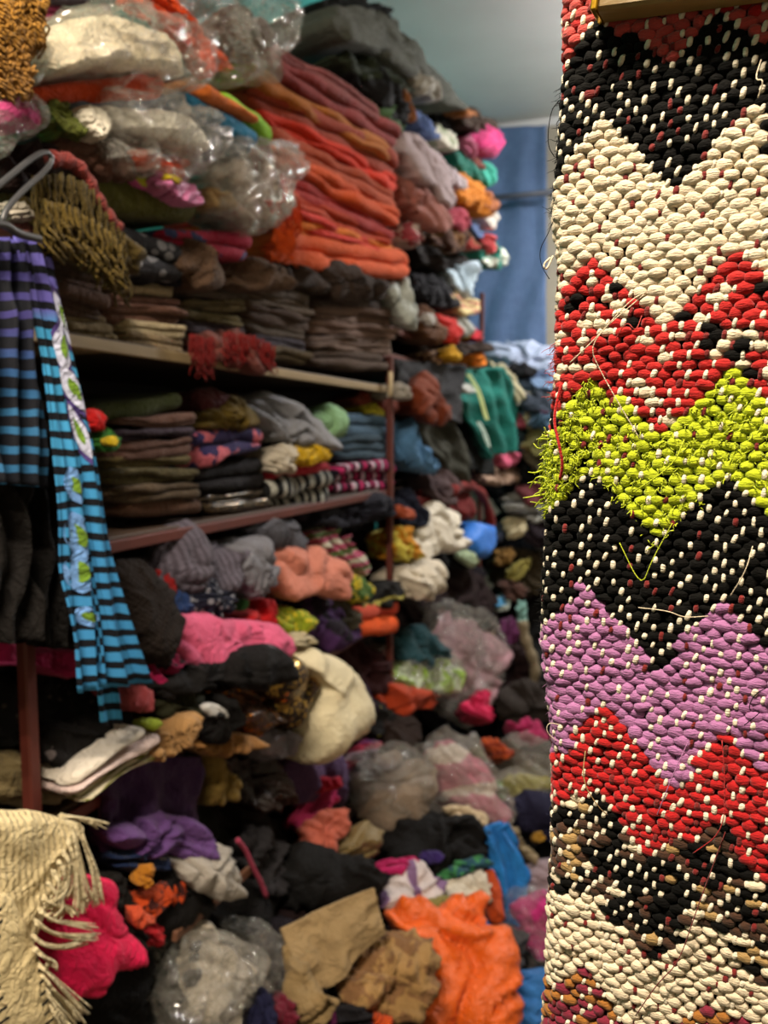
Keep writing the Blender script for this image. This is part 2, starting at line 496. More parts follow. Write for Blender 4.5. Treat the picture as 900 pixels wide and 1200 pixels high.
def drape_pts(left, right, p0, n, NU=40, NV=44, pleats=3.0, amp=0.012, seed=0, bow=0.0):
    Lp, Rp = spline(left, NV), spline(right, NV)
    nh = unit((n[0], n[1], 0))
    G = np.zeros((NV, NU, 3)); UV = np.zeros((NV, NU, 2))
    us = np.linspace(0, 1, NU); ln = 0.0; prev = None
    for i in range(NV):
        a = unproj(Lp[i, 0], Lp[i, 1], p0, n); b = unproj(Rp[i, 0], Rp[i, 1], p0, n)
        v = i / (NV - 1)
        if prev is not None: ln += np.linalg.norm((a + b) / 2 - prev)
        prev = (a + b) / 2
        w = np.linalg.norm(b - a)
        ph = 1.3 * vnoise(us * 1.5 + seed, np.full(NU, v * 2.0), seed)
        off = amp * np.sin(2 * math.pi * pleats * us + 3.0 * ph + seed) * (0.6 + 0.4 * v) + 0.5 * amp * vnoise(us * 9 + seed, np.full(NU, v * 6), seed + 3)
        off = off + bow * np.sin(math.pi * us)
        G[i] = a + (b - a) * us[:, None] + off[:, None] * nh
        UV[i] = np.stack([us * w, np.full(NU, ln)], 1)
    return G, UV, nh
def sheet_vf(G, UV, nh, thick):
    NV, NU = G.shape[:2]
    du = np.gradient(G, axis=1); dv = np.gradient(G, axis=0)
    N = np.cross(du, dv); N /= np.linalg.norm(N, axis=2)[..., None] + 1e-9
    N *= np.sign((N @ nh))[..., None]
    V = np.concatenate([G.reshape(-1, 3), (G - N * thick).reshape(-1, 3)])
    m = NV * NU
    f = grid_faces(NV, NU)
    F = [q[::-1] for q in f] + [tuple(i + m for i in q) for q in f]
    rim = [j for j in range(NU)] + [i * NU + NU - 1 for i in range(1, NV)] + [(NV - 1) * NU + j for j in range(NU - 2, -1, -1)] + [i * NU for i in range(NV - 2, 0, -1)]
    for a, b in zip(rim, rim[1:] + rim[:1]): F.append((a, b, b + m, a + m))
    return V, F, np.concatenate([UV.reshape(-1, 2)] * 2)
def drape(name, label, cat, mat, left, right, lift=0.0, X=None, Y=None, group=None, pleats=3.0, amp=0.012, thick=0.006, nrm=None, parent=None, bow=0.0):
    SEED[0] += 7
    P = np.array(list(left) + list(right), float)
    c = (P.max(0) + P.min(0)) / 2
    p0, n = surface(c[0], c[1], lift, X, Y)
    if nrm is not None: n = unit(nrm)
    if isinstance(mat, str): mat = cloth(mat)
    G, UV, nh = drape_pts(left, right, p0, n, pleats=pleats, amp=amp, seed=SEED[0], bow=bow)
    V, F, U2 = sheet_vf(G, UV, nh, thick)
    V[:, 2] = np.maximum(V[:, 2], 0.004)
    o = mesh_obj(name, V, F, mat, parent, U2)
    if parent is None: tag(o, label, cat, group)
    return o, G, nh

def fringe(name, mat, roots, length, rad, parent, p0n, per=3, wav=0.01, seed=1, spread=(0, 0), jitter=0.004, seg=4, npt=8, flat=None):
    """strands hanging from points along a line; roots are photo pixels on the plane p0n"""
    rnd = random.Random(seed); p0, n = p0n; parts = []
    R = resample(np.asarray(roots, float), max(2, int(per)))
    for (x, y) in R:
        b = unproj(x + rnd.uniform(-2, 2), y + rnd.uniform(-2, 2), p0, n) + n * rnd.uniform(-jitter, jitter)
        L = length * rnd.uniform(0.75, 1.15); ph = rnd.uniform(0, 6.28); k = rnd.uniform(2, 5)
        dx = rnd.uniform(-1, 1) * spread[0] + spread[1]
        e1 = unit(np.cross((0, 0, 1), n))
        t = np.linspace(0, 1, npt)
        pts = b + np.outer(t, (0, 0, -L)) + np.outer(dx * t ** 1.5 + wav * np.sin(k * t * 3 + ph) * t, e1) + np.outer(wav * np.cos(k * t * 3 + ph) * t + jitter, n)
        parts.append(tube_vf(pts, rad * (1 - 0.3 * t), seg))
    V, F = merge(parts)
    return mesh_obj(name, V, F, mat, parent, uv=np.zeros((len(V), 2)))

# ------------------------------------------------------------------ the room
def plane_at(X): return np.array([X, 0, 0]), np.array([1.0, 0, 0])
Y_FAR = 5.6
CEIL = float((CAM + ray(620, 143) * (Y_FAR / ray(620, 143)[1]))[2])
WALL_X, RIGHT_X, NEAR_Y = -1.64, 1.7, -1.9
def slab_box(name, x0, x1, y0, y1, z0, z1, mat, label=None):
    V, F = box_vf(((x0 + x1) / 2, (y0 + y1) / 2, (z0 + z1) / 2), (1, 0, 0), (0, 1, 0), (0, 0, 1), (x1 - x0) / 2, (y1 - y0) / 2, (z1 - z0) / 2)
    o = mesh_obj(name, V, F, mat, smooth=False)
    return struct(o, label)
m_floor = plain('floor_concrete', '5a5046', 0.85, 5, 0.3)
m_ceil = plain('ceiling_plaster', 'cccbca', 0.9, 3.0, 0.10, bump=0.35)
m_teal = plain('teal_paint', '2f9a94', 0.6, 4, 0.15)
m_grey = plain('far_wall_paint', '9c9686', 0.85, 4, 0.12)
m_plas = plain('side_wall_plaster', 'a39a8a', 0.9, 4, 0.15)
slab_box('floor', WALL_X - 0.1, RIGHT_X + 0.1, NEAR_Y - 0.1, Y_FAR + 0.1, -0.1, 0.0, m_floor, 'bare concrete floor of the storeroom')
slab_box('ceiling', WALL_X - 0.1, RIGHT_X + 0.1, NEAR_Y - 0.1, Y_FAR + 0.1, CEIL, CEIL + 0.1, m_ceil, 'pale grey plaster ceiling above the shelves')
slab_box('wall_left', WALL_X - 0.1, WALL_X, NEAR_Y - 0.1, Y_FAR + 0.1, 0, CEIL, m_teal, 'teal painted wall behind the shelving')
slab_box('wall_right', RIGHT_X, RIGHT_X + 0.1, NEAR_Y - 0.1, Y_FAR + 0.1, 0, CEIL, m_plas, 'plain plaster wall across the aisle')
slab_box('wall_far', WALL_X, RIGHT_X, Y_FAR, Y_FAR + 0.1, 0, CEIL, m_grey, 'beige grey wall behind the blue curtain')
slab_box('wall_near', WALL_X, RIGHT_X, NEAR_Y - 0.1, NEAR_Y, 0, CEIL, m_plas, 'plain plaster wall at the near end')
slab_box('trim_1', WALL_X, RIGHT_X, Y_FAR - 0.03, Y_FAR, CEIL - 0.05, CEIL, m_ceil, 'pale strip where ceiling meets far wall')

# ceiling tube lamps, the far one added for its light (the two area lights at the top of the script are their tubes)
m_house = plain('lamp_housing', 'd8d8d4', 0.5, 5, 0.05)
def tube_lamp(loc, axis, length, label, colr, glow):
    o = empty('tube_lamp', np.array(loc)); tag(o, label, 'lamp', None)
    a = unit(axis)
    V, F = box_vf(np.array(loc) + (0, 0, 0.05), a, np.cross((0, 0, 1), a), (0, 0, 1), length / 2 + 0.04, 0.028, 0.022, 0.006)
    mesh_obj('housing', V, F, m_house, o, smooth=False)
    V, F = tube_vf([np.array(loc) - a * length / 2, np.array(loc), np.array(loc) + a * length / 2], 0.014, 10)
    mesh_obj('tube', V, F, plain('tube_glow_' + label[:4], 'ffffff', emit=glow, emit_col=colr), o)
    for s in (-1, 1):
        b = np.array(loc) + a * s * length * 0.4
        zz = CEIL - loc[2]
        V, F = tube_vf([b + (0, 0, 0.07), b + (0, 0, 0.07 + (zz - 0.07) / 2), b + (0, 0, zz - 0.002)], 0.006, 6)
        mesh_obj('hanging_rod', V, F, m_house, o)
tube_lamp(LAMP_A, (math.cos(0.24), math.sin(0.24), 0), 0.9, 'warm white tube lamp hung over the near end of the aisle', (1, 0.86, 0.68), 30)
tube_lamp(LAMP_B, (0, 1, 0), 1.0, 'cool white tube lamp hung over the far end of the aisle', (1.0, 0.98, 0.97), 300)

# ------------------------------------------------------------------ shelving rack
def shelf_pt(px, py, X=SHELF_X):
    d = ray(px, py); return CAM + d * (X / d[0])
m_post = plain('post_rust_red', '551f15', 0.6, 12, 0.35)
m_dark = plain('end_panel_black', '14110f', 0.7, 8, 0.3)
m_rail = plain('rail_wood', '94805e', 0.6, 6, 0.3, stretch=(8, 0.8, 8))
m_board = plain('board_wood', '3c2a1c', 0.65, 5, 0.35, stretch=(8, 0.8, 8))
rack = empty('shelving_rack', np.array([-1.3, 2.2, 0.0]))
tag(rack, 'tall rust red shelving rack with wooden boards, crammed with textiles', 'shelving')
POST_X = -0.955
PY = [shelf_pt(40, 850, POST_X)[1], shelf_pt(460, 600, POST_X)[1], shelf_pt(567, 350)[1]]
PY = [PY[0] - 1.4] + PY
Z_B1 = shelf_pt(220, 414)[2]; Z_B2 = shelf_pt(220, 612)[2]; Z_B3 = shelf_pt(80, 938)[2]
Z_C1 = shelf_pt(540, 436)[2]; Z_C2 = shelf_pt(520, 575)[2]; Z_C3 = shelf_pt(500, 725)[2]
for i, y in enumerate(PY):
    h = Z_B1 + 0.10 if i < 3 else 2.35
    for x in (POST_X if i < 3 else SHELF_X, WALL_X + 0.06):
        w = 0.0105
        V, F = box_vf((x - w, y, h / 2), (0, 0, 1), (1, 0, 0), (0, 1, 0), h / 2, w, w * 1.15, 0.003)
        mesh_obj('post', V, F, m_post, rack, smooth=False)
for (ya, yb, zs) in ((PY[0], PY[1], (Z_B1, Z_B2, Z_B3, 0.3)), (PY[1], PY[2], (Z_B1, Z_B2, Z_B3, 0.3)), (PY[2], PY[3], (Z_C1, Z_C2, Z_C3, 2.0))):
    FX = -0.972 if yb < PY[3] else SHELF_X
    for z in zs:
        th = 0.009
        V, F = box_vf(((FX - 0.01 + WALL_X) / 2, (ya + yb) / 2, z - th), (0, 1, 0), (1, 0, 0), (0, 0, 1), (yb - ya) / 2 - 0.008, (FX - 0.01 - WALL_X) / 2 - 0.002, th, 0.003)
        b = mesh_obj('shelf_board', V, F, m_board, rack, smooth=False)
        V, F = box_vf((FX - 0.002, (ya + yb) / 2, z - th - 0.007), (0, 1, 0), (1, 0, 0), (0, 0, 1), (yb - ya) / 2 - 0.014, 0.005, 0.011, 0.002)
        mesh_obj('front_rail', V, F, m_rail if abs(z - Z_B1) < 0.001 else m_post, rack, smooth=False)
V, F = box_vf(((SHELF_X + WALL_X) / 2 - 0.03, PY[3] + 0.03, 1.3), (0, 0, 1), (1, 0, 0), (0, 1, 0), 1.3, 0.26, 0.012, 0.003)
mesh_obj('end_panel', V, F, m_dark, rack, smooth=False)
V, F = box_vf((WALL_X + 0.02, (PY[0] + PY[3]) / 2, (Z_B1 + 0.05) / 2), (0, 0, 1), (1, 0, 0), (0, 1, 0), (Z_B1 + 0.05) / 2, 0.006, (PY[3] - PY[0]) / 2, 0.002)
mesh_obj('shade_backing', V, F, m_dark, rack, smooth=False)  # added black sheet in place of the shade behind the boards
# paper tag on the middle post
p = shelf_pt(454, 450, POST_X)
V, F = box_vf(p + (0.012, 0, 0), (0, 1, 0), (0, 0, 1), (1, 0, 0), 0.018, 0.042, 0.002, 0.001)
tag(mesh_obj('paper_tag', V, F, plain('tag_paper', 'b09a72', 0.9)), 'blank buff paper tag stuck on the top of the shelf post', 'tag')

# ------------------------------------------------------------------ woven rag rug hanging close to the camera
RUG_R = 0.013
def bandfn(pts):
    pts = sorted(pts); x = [p[0] for p in pts]; y = [p[1] for p in pts]
    last = x[-1]
    # the zigzag goes on past the frame with the same period and height
    per = 166.0
    def f(q):
        q = float(q)
        while q > last: q -= per
        return float(np.interp(q, x, y))
    return f
BANDS = [bandfn(b) for b in (
    [(600, 120), (650, 102), (700, 20), (788, 76), (842, 8), (900, 60)],
    [(600, 262), (648, 248), (660, 212), (707, 143), (788, 232), (882, 126), (900, 146)],
    [(600, 392), (650, 368), (668, 335), (694, 290), (770, 385), (868, 293), (900, 320)],
    [(600, 560), (645, 530), (660, 490), (690, 430), (770, 513), (855, 430), (900, 474)],
    [(600, 640), (642, 616), (656, 590), (696, 548), (768, 640), (856, 555), (900, 606)],
    [(600, 760), (640, 742), (655, 720), (690, 681), (768, 786), (850, 696), (900, 764)],
    [(600, 900), (652, 884), (672, 862), (710, 820), (787, 920), (860, 852), (900, 926)],
    [(600, 952), (655, 942), (690, 924), (760, 1006), (845, 958), (900, 1046)],
    [(600, 1046), (660, 1044), (700, 1050), (745, 1108), (770, 1119), (820, 1077), (850, 1090), (862, 1130), (900, 1164)],
    [(600, 1165), (655, 1150), (686, 1126), (735, 1200), (780, 1210), (828, 1172), (900, 1214)],
)]
RUG = {k: lin(v) for k, v in dict(red='9e100d', rose='a83c37', black='070605', cream='cabaa0', lime='a8b414', lilac='96608c', scarlet='9c0a0d',
       brown='3c2415', tan='94774a', maroon='701a2e', gold='8e5a22', wred='661412', wcream='d2c6b0').items()}
def rug_mat(key):
    k = ('rug', key)
    if k in MATS: return MATS[k]
    T = NT('rug_cotton_' + key)
    ob = T.n('ShaderNodeTexCoord').outputs['Object']
    c = RUG[key]
    mp = T.n('ShaderNodeMapping'); mp.inputs['Scale'].default_value = (260, 260, 900); T.l(ob, mp.inputs[0])
    no = T.n('ShaderNodeTexNoise'); no.inputs['Scale'].default_value = 1.0; no.inputs['Detail'].default_value = 3; T.l(mp.outputs[0], no.inputs['Vector'])
    n2 = T.n('ShaderNodeTexNoise'); n2.inputs['Scale'].default_value = 55; n2.inputs['Detail'].default_value = 2; T.l(ob, n2.inputs['Vector'])
    f = T.math('MULTIPLY', T.math('ADD', no.outputs[0], n2.outputs[0]), 0.5)
    dk = 0.62 if key not in ('black',) else 0.5
    T.l(T.mix(f, tuple(x * dk for x in c) + (1,), tuple(min(0.92, x * 1.38) for x in c) + (1,)), T.b.inputs['Base Color'])
    T.b.inputs['Roughness'].default_value = 0.8; T.b.inputs['Specular IOR Level'].default_value = 0.08 if key == 'black' else 0.2
    T.b.inputs['Sheen Weight'].default_value = 0.03 if key == 'black' else 0.2
    bp = T.n('ShaderNodeBump'); bp.inputs['Strength'].default_value = 0.8; bp.inputs['Distance'].default_value = 0.0016
    T.l(no.outputs[0], bp.inputs['Height']); T.l(bp.outputs[0], T.b.inputs['Normal'])
    MATS[k] = T.m
    return T.m
RUG_KEYS = list(RUG)
rr_, rn_ = np.array([math.cos(math.radians(9)), -math.sin(math.radians(9)), 0.0]), np.array([-math.sin(math.radians(9)), -math.cos(math.radians(9)), 0.0])
RO = CAM + ray(672, 435) * 0.55
rugz = lambda py: float(unproj(672, py, RO, rn_)[2])
EDGE_Y = [-150, 0, 60, 100, 180, 250, 300, 400, 480, 530, 600, 700, 760, 820, 880, 950, 1100, 1200, 1350]
EDGE_O = [2, 2, 3, 4, -3, -6, 0, 0, -2, -10, -8, -10, -11, -2, 5, 6, 5, 2, 0]
def rug_xy(s, z):
    """flat coordinate, position and normal of the rug surface; s<0 goes round the fold"""
    py = project(RO + np.array([0, 0, z - RO[2]]))[1]
    off = np.interp(py, EDGE_Y, EDGE_O) * 0.55 / FPX
    wav = 0.0035 * float(vnoise(np.array([s * 14 + 3]), np.array([z * 9]), 5)[0])
    if s >= 0:
        x = s; pos = RO + rr_ * (s + off * math.exp(-s / 0.03)) + rn_ * wav; nn = rn_; tt = rr_
    else:
        ph = min(-s / RUG_R, math.pi)
        x = -RUG_R * math.sin(min(ph, math.pi / 2))
        pos = RO + rr_ * (-RUG_R * math.sin(ph) + off) - rn_ * (RUG_R * (1 - math.cos(ph))) + rn_ * wav
        nn = rn_ * math.cos(ph) - rr_ * math.sin(ph); tt = rr_ * math.cos(ph) + rn_ * math.sin(ph)
        if -s > math.pi * RUG_R:
            pos = RO - rn_ * 2 * RUG_R + rr_ * (-s - math.pi * RUG_R + off); nn = -rn_; tt = -rr_
    pos = np.array([pos[0], pos[1], z])
    return x, pos, nn, tt
def nub_template(seg, ring):
    V, F = [], []
    for i in range(ring + 1):
        th = math.pi * i / ring
        for j in range(seg):
            a = 2 * math.pi * j / seg
            sq = lambda t, p: math.copysign(abs(t) ** p, t)
            V.append((sq(math.cos(th), 0.8), sq(math.sin(th), 0.75) * sq(math.cos(a), 0.85), sq(math.sin(th), 0.75) * sq(math.sin(a), 0.85)))
    for i in range(ring):
        for j in range(seg):
            F.append((i * seg + j, i * seg + (j + 1) % seg, (i + 1) * seg + (j + 1) % seg, (i + 1) * seg + j))
    return np.array(V), np.array(F)
NUBV, NUBF = nub_template(10, 8)
def rag(seed):
    V = NUBV.copy(); ang = np.arctan2(V[:, 2], V[:, 1])
    g = 1 + 0.10 * vnoise(V[:, 0] * 1.6 + seed, ang * 1.3, seed) + 0.07 * np.sin(ang * 5 + V[:, 0] * 1.2 + seed)
    V[:, 1:] *= g[:, None]
    V[:, 0] *= 1 + 0.08 * vnoise(ang, V[:, 0] + seed, seed + 2)
    V[:, 2] += 0.12 * vnoise(V[:, 0] * 1.2 + 3 * seed, V[:, 1], seed + 4)
    return V
NUBS = [rag(s) for s in range(10)]
STV, STF = nub_template(6, 5)
rug = empty('woven_rug', np.array([RO[0] + 0.1, RO[1], rugz(1400)]))
tag(rug, 'handwoven rag rug with bold zigzag bands hanging over a wooden batten', 'rug')
rnd = random.Random(4)
PX_, PZ_ = 0.0052, 0.0057
zt, zb = rugz(-120), rugz(1400)
rows_n = int((zt - zb) / PZ_)
band_names = ['rose red zigzag band at the top of the rug', 'upper black zigzag band flecked with white', 'upper cream zigzag band', 'red zigzag band with cream and black flecks',
              'frayed lime green zigzag band', 'lower black zigzag band flecked with white', 'lilac zigzag band', 'plain scarlet zigzag band', 'mottled black and brown zigzag band',
              'lower cream zigzag band', 'maroon and gold band at the bottom of the rug']
acc = [dict(v=[], f=[], m=[], o=0) for _ in band_names]
wacc = dict(v=[], f=[], m=[], o=0)
def put(A_, TV, TF, pos, tt, nn, hw, hh, hd, slant, key):
    e1 = tt * math.cos(slant) + np.array([0, 0, 1.0]) * math.sin(slant)
    e2 = -tt * math.sin(slant) + np.array([0, 0, 1.0]) * math.cos(slant)
    V = pos + TV[:, :1] * hw * e1 + TV[:, 1:2] * hh * e2 + TV[:, 2:3] * hd * nn
    A_['v'].append(V); A_['f'].append(TF + A_['o']); A_['m'].append(np.full(len(TF), RUG_KEYS.index(key))); A_['o'] += len(V)
def rug_key(b, x, y, d):
    r = rnd.random()
    if b == 0: return 'rose' if r < 0.9 else 'red'
    if b in (1, 5): return 'black' if r < 0.993 else 'wred'
    if b in (2, 9): return 'cream'
    if b == 3:
        nz = float(vnoise(np.array([x * 0.03]), np.array([y * 0.06]), 9)[0])
        if d < 12: return 'red'
        if d < 30: return 'black' if r < 0.32 + 0.4 * nz else 'red'
        if d < 46: return 'cream' if r < 0.55 + 0.5 * nz else 'red'
        if d < 74: return 'red' if r < 0.88 else 'black'
        if d < 98: return 'cream' if r < 0.58 + 0.5 * nz else 'red'
        return 'red' if r < 0.9 else ('cream' if r < 0.97 else 'black')
    if b == 4: return 'lime'
    if b == 6: return 'lilac'
    if b == 7: return 'scarlet'
    if b == 8:
        nz = float(vnoise(np.array([x * 0.03]), np.array([y * 0.05]), 21)[0])
        if nz > 0.25: return 'brown' if r < 0.6 else ('tan' if r < 0.8 else 'black')
        return 'black' if r < 0.62 else ('brown' if r < 0.84 else ('cream' if r < 0.93 else 'tan'))
    return 'maroon' if r < 0.55 else 'gold'
S0 = -RUG_R * 2.7
cols_n = int((0.30 - S0) / PX_)
for i in range(rows_n):
    z = zt - i * PZ_
    rowj = rnd.uniform(-0.25, 0.25) * PX_
    for j in range(cols_n):
        s = S0 + j * PX_ + rowj * 0.4
        if s > 0.17 and (i + j) % 2 and rnd.random() < 0.3: continue
        zz = z + 0.0022 * float(vnoise(np.array([s * 60]), np.array([i * 0.31]), 2)[0])
        x, pos, nn, tt = rug_xy(s, zz)
        px, py = project(np.array([*(RO + rr_ * x)[:2], zz]))
        b = sum(1 for f in BANDS if py > f(px))
        if (i + j) % 2 == 0:
            d = py - BANDS[2](px) if b == 3 else 0
            key = rug_key(b, px, py, d)
            big = {2: 1.06, 9: 1.0, 6: 1.12, 4: 0.98}.get(b, 1.0) * rnd.uniform(0.74, 1.22)
            put(acc[b], rnd.choice(NUBS), NUBF, pos + nn * rnd.uniform(-0.0006, 0.0010), tt, nn, PX_ * 1.02 * big, PZ_ * 0.66 * rnd.uniform(0.78, 1.25) * (1.1 if b in (2, 6) else 1), 0.0042 * rnd.uniform(0.85, 1.25), rnd.uniform(-0.3, 0.3), key)
        else:
            p = {0: .45, 1: .68, 2: .30, 3: .52, 4: .42, 5: .70, 6: .50, 7: .60, 8: .62, 9: .34, 10: .45}[b]
            if rnd.random() > p: continue
            red = {2: .62, 9: .6, 4: .5, 3: .25, 6: .28, 1: .25, 5: .16}.get(b, 0.15)
            put(wacc, STV, STF, pos + nn * (0.0031 if b not in (2, 9) else 0.0024), tt, nn, 0.0016 * rnd.uniform(0.8, 1.25), 0.0033 * rnd.uniform(0.75, 1.25), 0.0017, -0.22 + rnd.uniform(-0.25, 0.25), 'wred' if rnd.random() < red else 'wcream')
allm = [rug_mat(k) for k in RUG_KEYS]
for a_, lab in zip(acc, band_names):
    if not a_['v']: continue
    o = mesh_obj('zigzag_band', np.concatenate(a_['v']), np.concatenate(a_['f']), allm, rug, mat_idx=np.concatenate(a_['m']))
    o['label'] = lab
o = mesh_obj('warp_stitches', np.concatenate(wacc['v']), np.concatenate(wacc['f']), allm, rug, mat_idx=np.concatenate(wacc['m']))
o['label'] = 'cream and dark red warp stitches between the rows'; o['kind'] = 'stuff'
# the sheet behind the knots: front, fold and back layer
ss = np.concatenate([np.linspace(-RUG_R * math.pi - 0.30, -RUG_R * math.pi, 12)[:-1], np.linspace(-RUG_R * math.pi, 0, 14), np.linspace(0, 0.30, 24)[1:]])
zz_ = np.linspace(zt + 0.03, zb, 40)
G = np.array([[rug_xy(s, z)[1] - rug_xy(s, z)[2] * 0.0012 for s in ss] for z in zz_])
V = G.reshape(-1, 3); F = grid_faces(len(zz_), len(ss))
o = mesh_obj('ground_weave', V, F, rug_mat('black'), rug)
o['label'] = 'dark ground weave and folded back of the rug'

def on_rug(px, py, out=0.004):
    p = unproj(px, py, RO + rn_ * out, rn_); return p
def thread(pts, rad, key, sub=None):
    P = spline([np.array(on_rug(x, y, o_)) for x, y, o_ in pts], 26)
    V, F = tube_vf(P, rad, 5)
    return mesh_obj('loose_thread', V, F, rug_mat(key), rug)
thread([(750, 515, .006), (700, 430, .012), (690, 400, .016), (755, 345, .010)], 0.00035, 'cream')
thread([(668, 425, .008), (700, 395, .014), (738, 352, .016), (757, 342, .008)], 0.0004, 'cream')
thread([(722, 396, .006), (735, 375, .014), (745, 390, .014), (752, 370, .008)], 0.0003, 'rose')
thread([(658, 450, .004), (648, 490, .008), (655, 520, .012), (660, 545, .010), (656, 562, .006)], 0.0011, 'red')
thread([(648, 300, .0), (640, 318, .004), (636, 310, .006), (645, 302, .0)], 0.0007, 'cream')
thread([(650, 255, .0), (642, 275, .002), (632, 292, .002), (634, 312, .002), (644, 327, .0)], 0.00028, 'black')
thread([(655, 118, .0), (645, 130, .004), (641, 170, .004), (650, 184, .0)], 0.0003, 'black')
thread([(726, 636, .006), (752, 690, .012), (762, 660, .012), (788, 613, .010)], 0.00035, 'lime')
thread([(748, 712, .006), (785, 716, .012), (800, 724, .010), (830, 722, .006)], 0.00035, 'cream')
thread([(856, 698, .006), (874, 670, .014), (882, 640, .008)], 0.00035, 'cream')
thread([(770, 955, .006), (778, 935, .012), (790, 905, .012), (806, 870, .006)], 0.00035, 'lilac')
thread([(812, 1000, .006), (848, 975, .012), (850, 920, .012), (846, 868, .006)], 0.00035, 'scarlet')
thread([(745, 1190, .006), (772, 1150, .012), (795, 1130, .010), (815, 1070, .010), (850, 975, .006)], 0.00035, 'wred')
thread([(900, 805, .006), (882, 815, .012), (876, 835, .014), (895, 832, .012), (872, 850, .006)], 0.0003, 'black')
thread([(745, 575, .006), (790, 545, .014), (802, 515, .010)], 0.0005, 'lime')
thread([(658, 850, .0), (642, 846, .004), (640, 858, .004), (652, 868, .0)], 0.0003, 'cream')
thread([(892, 70, .006), (884, 95, .012), (896, 92, .014), (888, 115, .010)], 0.0004, 'cream')
thread([(686, 880, .006), (682, 915, .014), (700, 945, .012), (712, 955, .006)], 0.0004, 'tan')
# frayed fibre: lime tufts along the band and black fuzz on the fold
def fuzz(name, count, key, lab, pick, ln, rad, seed):
    rnd = random.Random(seed); parts = []
    while len(parts) < count:
        s, z, outx = pick(rnd)
        x, pos, nn, tt = rug_xy(s, z)
        d = unit(nn * rnd.uniform(0.2, 1.0) + tt * rnd.uniform(-1, 0.6) * outx + np.array([0, 0, rnd.uniform(-1.0, 0.25)]))
        c = unit(np.array([rnd.uniform(-1, 1), rnd.uniform(-1, 1), rnd.uniform(-1, 0.2)]))
        L = ln * rnd.uniform(0.4, 1.2); t = np.linspace(0, 1, 6)[:, None]; ph = rnd.uniform(0, 6.28)
        c2 = np.cross(c, d)
        parts.append(tube_vf(pos + nn * 0.003 + d * L * (t - 0.35 * t ** 2) + c * L * 0.7 * t ** 2 + c2 * L * 0.28 * np.sin(5 * t + ph) * t, rad * (1 - 0.6 * t[:, 0]), 3))
    V, F = merge(parts)
    o = mesh_obj(name, V, F, rug_mat(key), rug); o['label'] = lab; o['kind'] = 'stuff'
def pick_lime(r):
    while True:
        s = r.uniform(S0, 0.15) if r.random() < 0.6 else r.uniform(S0, 0.01); z = rugz(r.uniform(430, 640))
        x = rug_xy(s, z)[0]; px, py = project(np.array([*(RO + rr_ * x)[:2], z]))
        if BANDS[3](px) + 6 < py < BANDS[4](px) + 4: return s, z, 1
fuzz('frayed_fibres', 1500, 'lime', 'frayed lime cotton fibres', pick_lime, 0.0045, 0.0007, 3)
def pick_edge(y0, y1):
    return lambda r: (r.uniform(-RUG_R * 2.2, -RUG_R * 0.9), rugz(r.uniform(y0, y1)), 1.6)
fuzz('frayed_fibres', 160, 'black', 'black cotton fuzz on the upper fold', pick_edge(90, 250), 0.007, 0.0003, 5)
fuzz('frayed_fibres', 260, 'black', 'black cotton fuzz on the lower fold', pick_edge(610, 745), 0.006, 0.0003, 6)
fuzz('frayed_fibres', 90, 'rose', 'pale red fuzz on the fold above the lime band', pick_edge(395, 470), 0.008, 0.0004, 7)
fuzz('frayed_fibres', 110, 'lime', 'long lime tufts hanging from the fold', pick_edge(505, 600), 0.012, 0.0011, 8)
fuzz('frayed_fibres', 70, 'lilac', 'lilac lint on the fold', pick_edge(745, 880), 0.004, 0.0003, 9)

# wooden batten across the rug
ba, bb = on_rug(702, 24, 0.012), on_rug(980, -12, 0.012)
e1 = unit(bb - ba); e3 = rn_; e2 = unit(np.cross(e3, e1)); e2 = e2 if e2[2] > 0 else -e2
batten = empty('wooden_batten', (ba + bb) / 2); tag(batten, 'varnished wooden batten with brass edge clamped across the rug top', 'batten')
hl = 0.165
V, F = box_vf(ba + e1 * hl + e2 * 0.017 + e3 * 0.004, e1, e2, e3, hl, 0.017, 0.010, 0.002)
mesh_obj('batten', V, F, plain('batten_wood', '7a6234', 0.5, 6, 0.35, stretch=(2, 14, 14)), batten, smooth=False)
V, F = box_vf(ba + e1 * 0.0005 + e2 * 0.017 + e3 * 0.005, e1, e2, e3, 0.0022, 0.0176, 0.0112, 0.0008)
mesh_obj('brass_end', V, F, plain('brass', 'c79a2e', 0.3, 20, 0.2, metal=1.0), batten, smooth=False)
# the rail that carries batten and rug
rail = empty('hanging_rail', np.array([RO[0] + 0.5, RO[1], zt])); tag(rail, 'steel rail carrying the zigzag rug above the aisle', 'rail')
c0 = RO - rn_ * RUG_R; z0 = zt + 0.028
V, F = tube_vf([np.array([*(c0 - rr_ * 0.02)[:2], z0]), np.array([*(c0 + rr_ * 0.5)[:2], z0]), np.array([*(c0 + rr_ * 1.5)[:2], z0])], 0.011, 12)
mesh_obj('rail', V, F, plain('rail_steel', '77777a', 0.35, 9, 0.2, metal=1.0), rail)
for k in (0.35, 1.2):
    q = c0 + rr_ * k
    V, F = tube_vf([np.array([q[0], q[1], z0 + 0.008]), np.array([q[0], q[1], (z0 + CEIL) / 2]), np.array([q[0], q[1], CEIL - 0.002])], 0.005, 8)
    mesh_obj('hanger_rod', V, F, plain('rail_steel', '77777a'), rail)

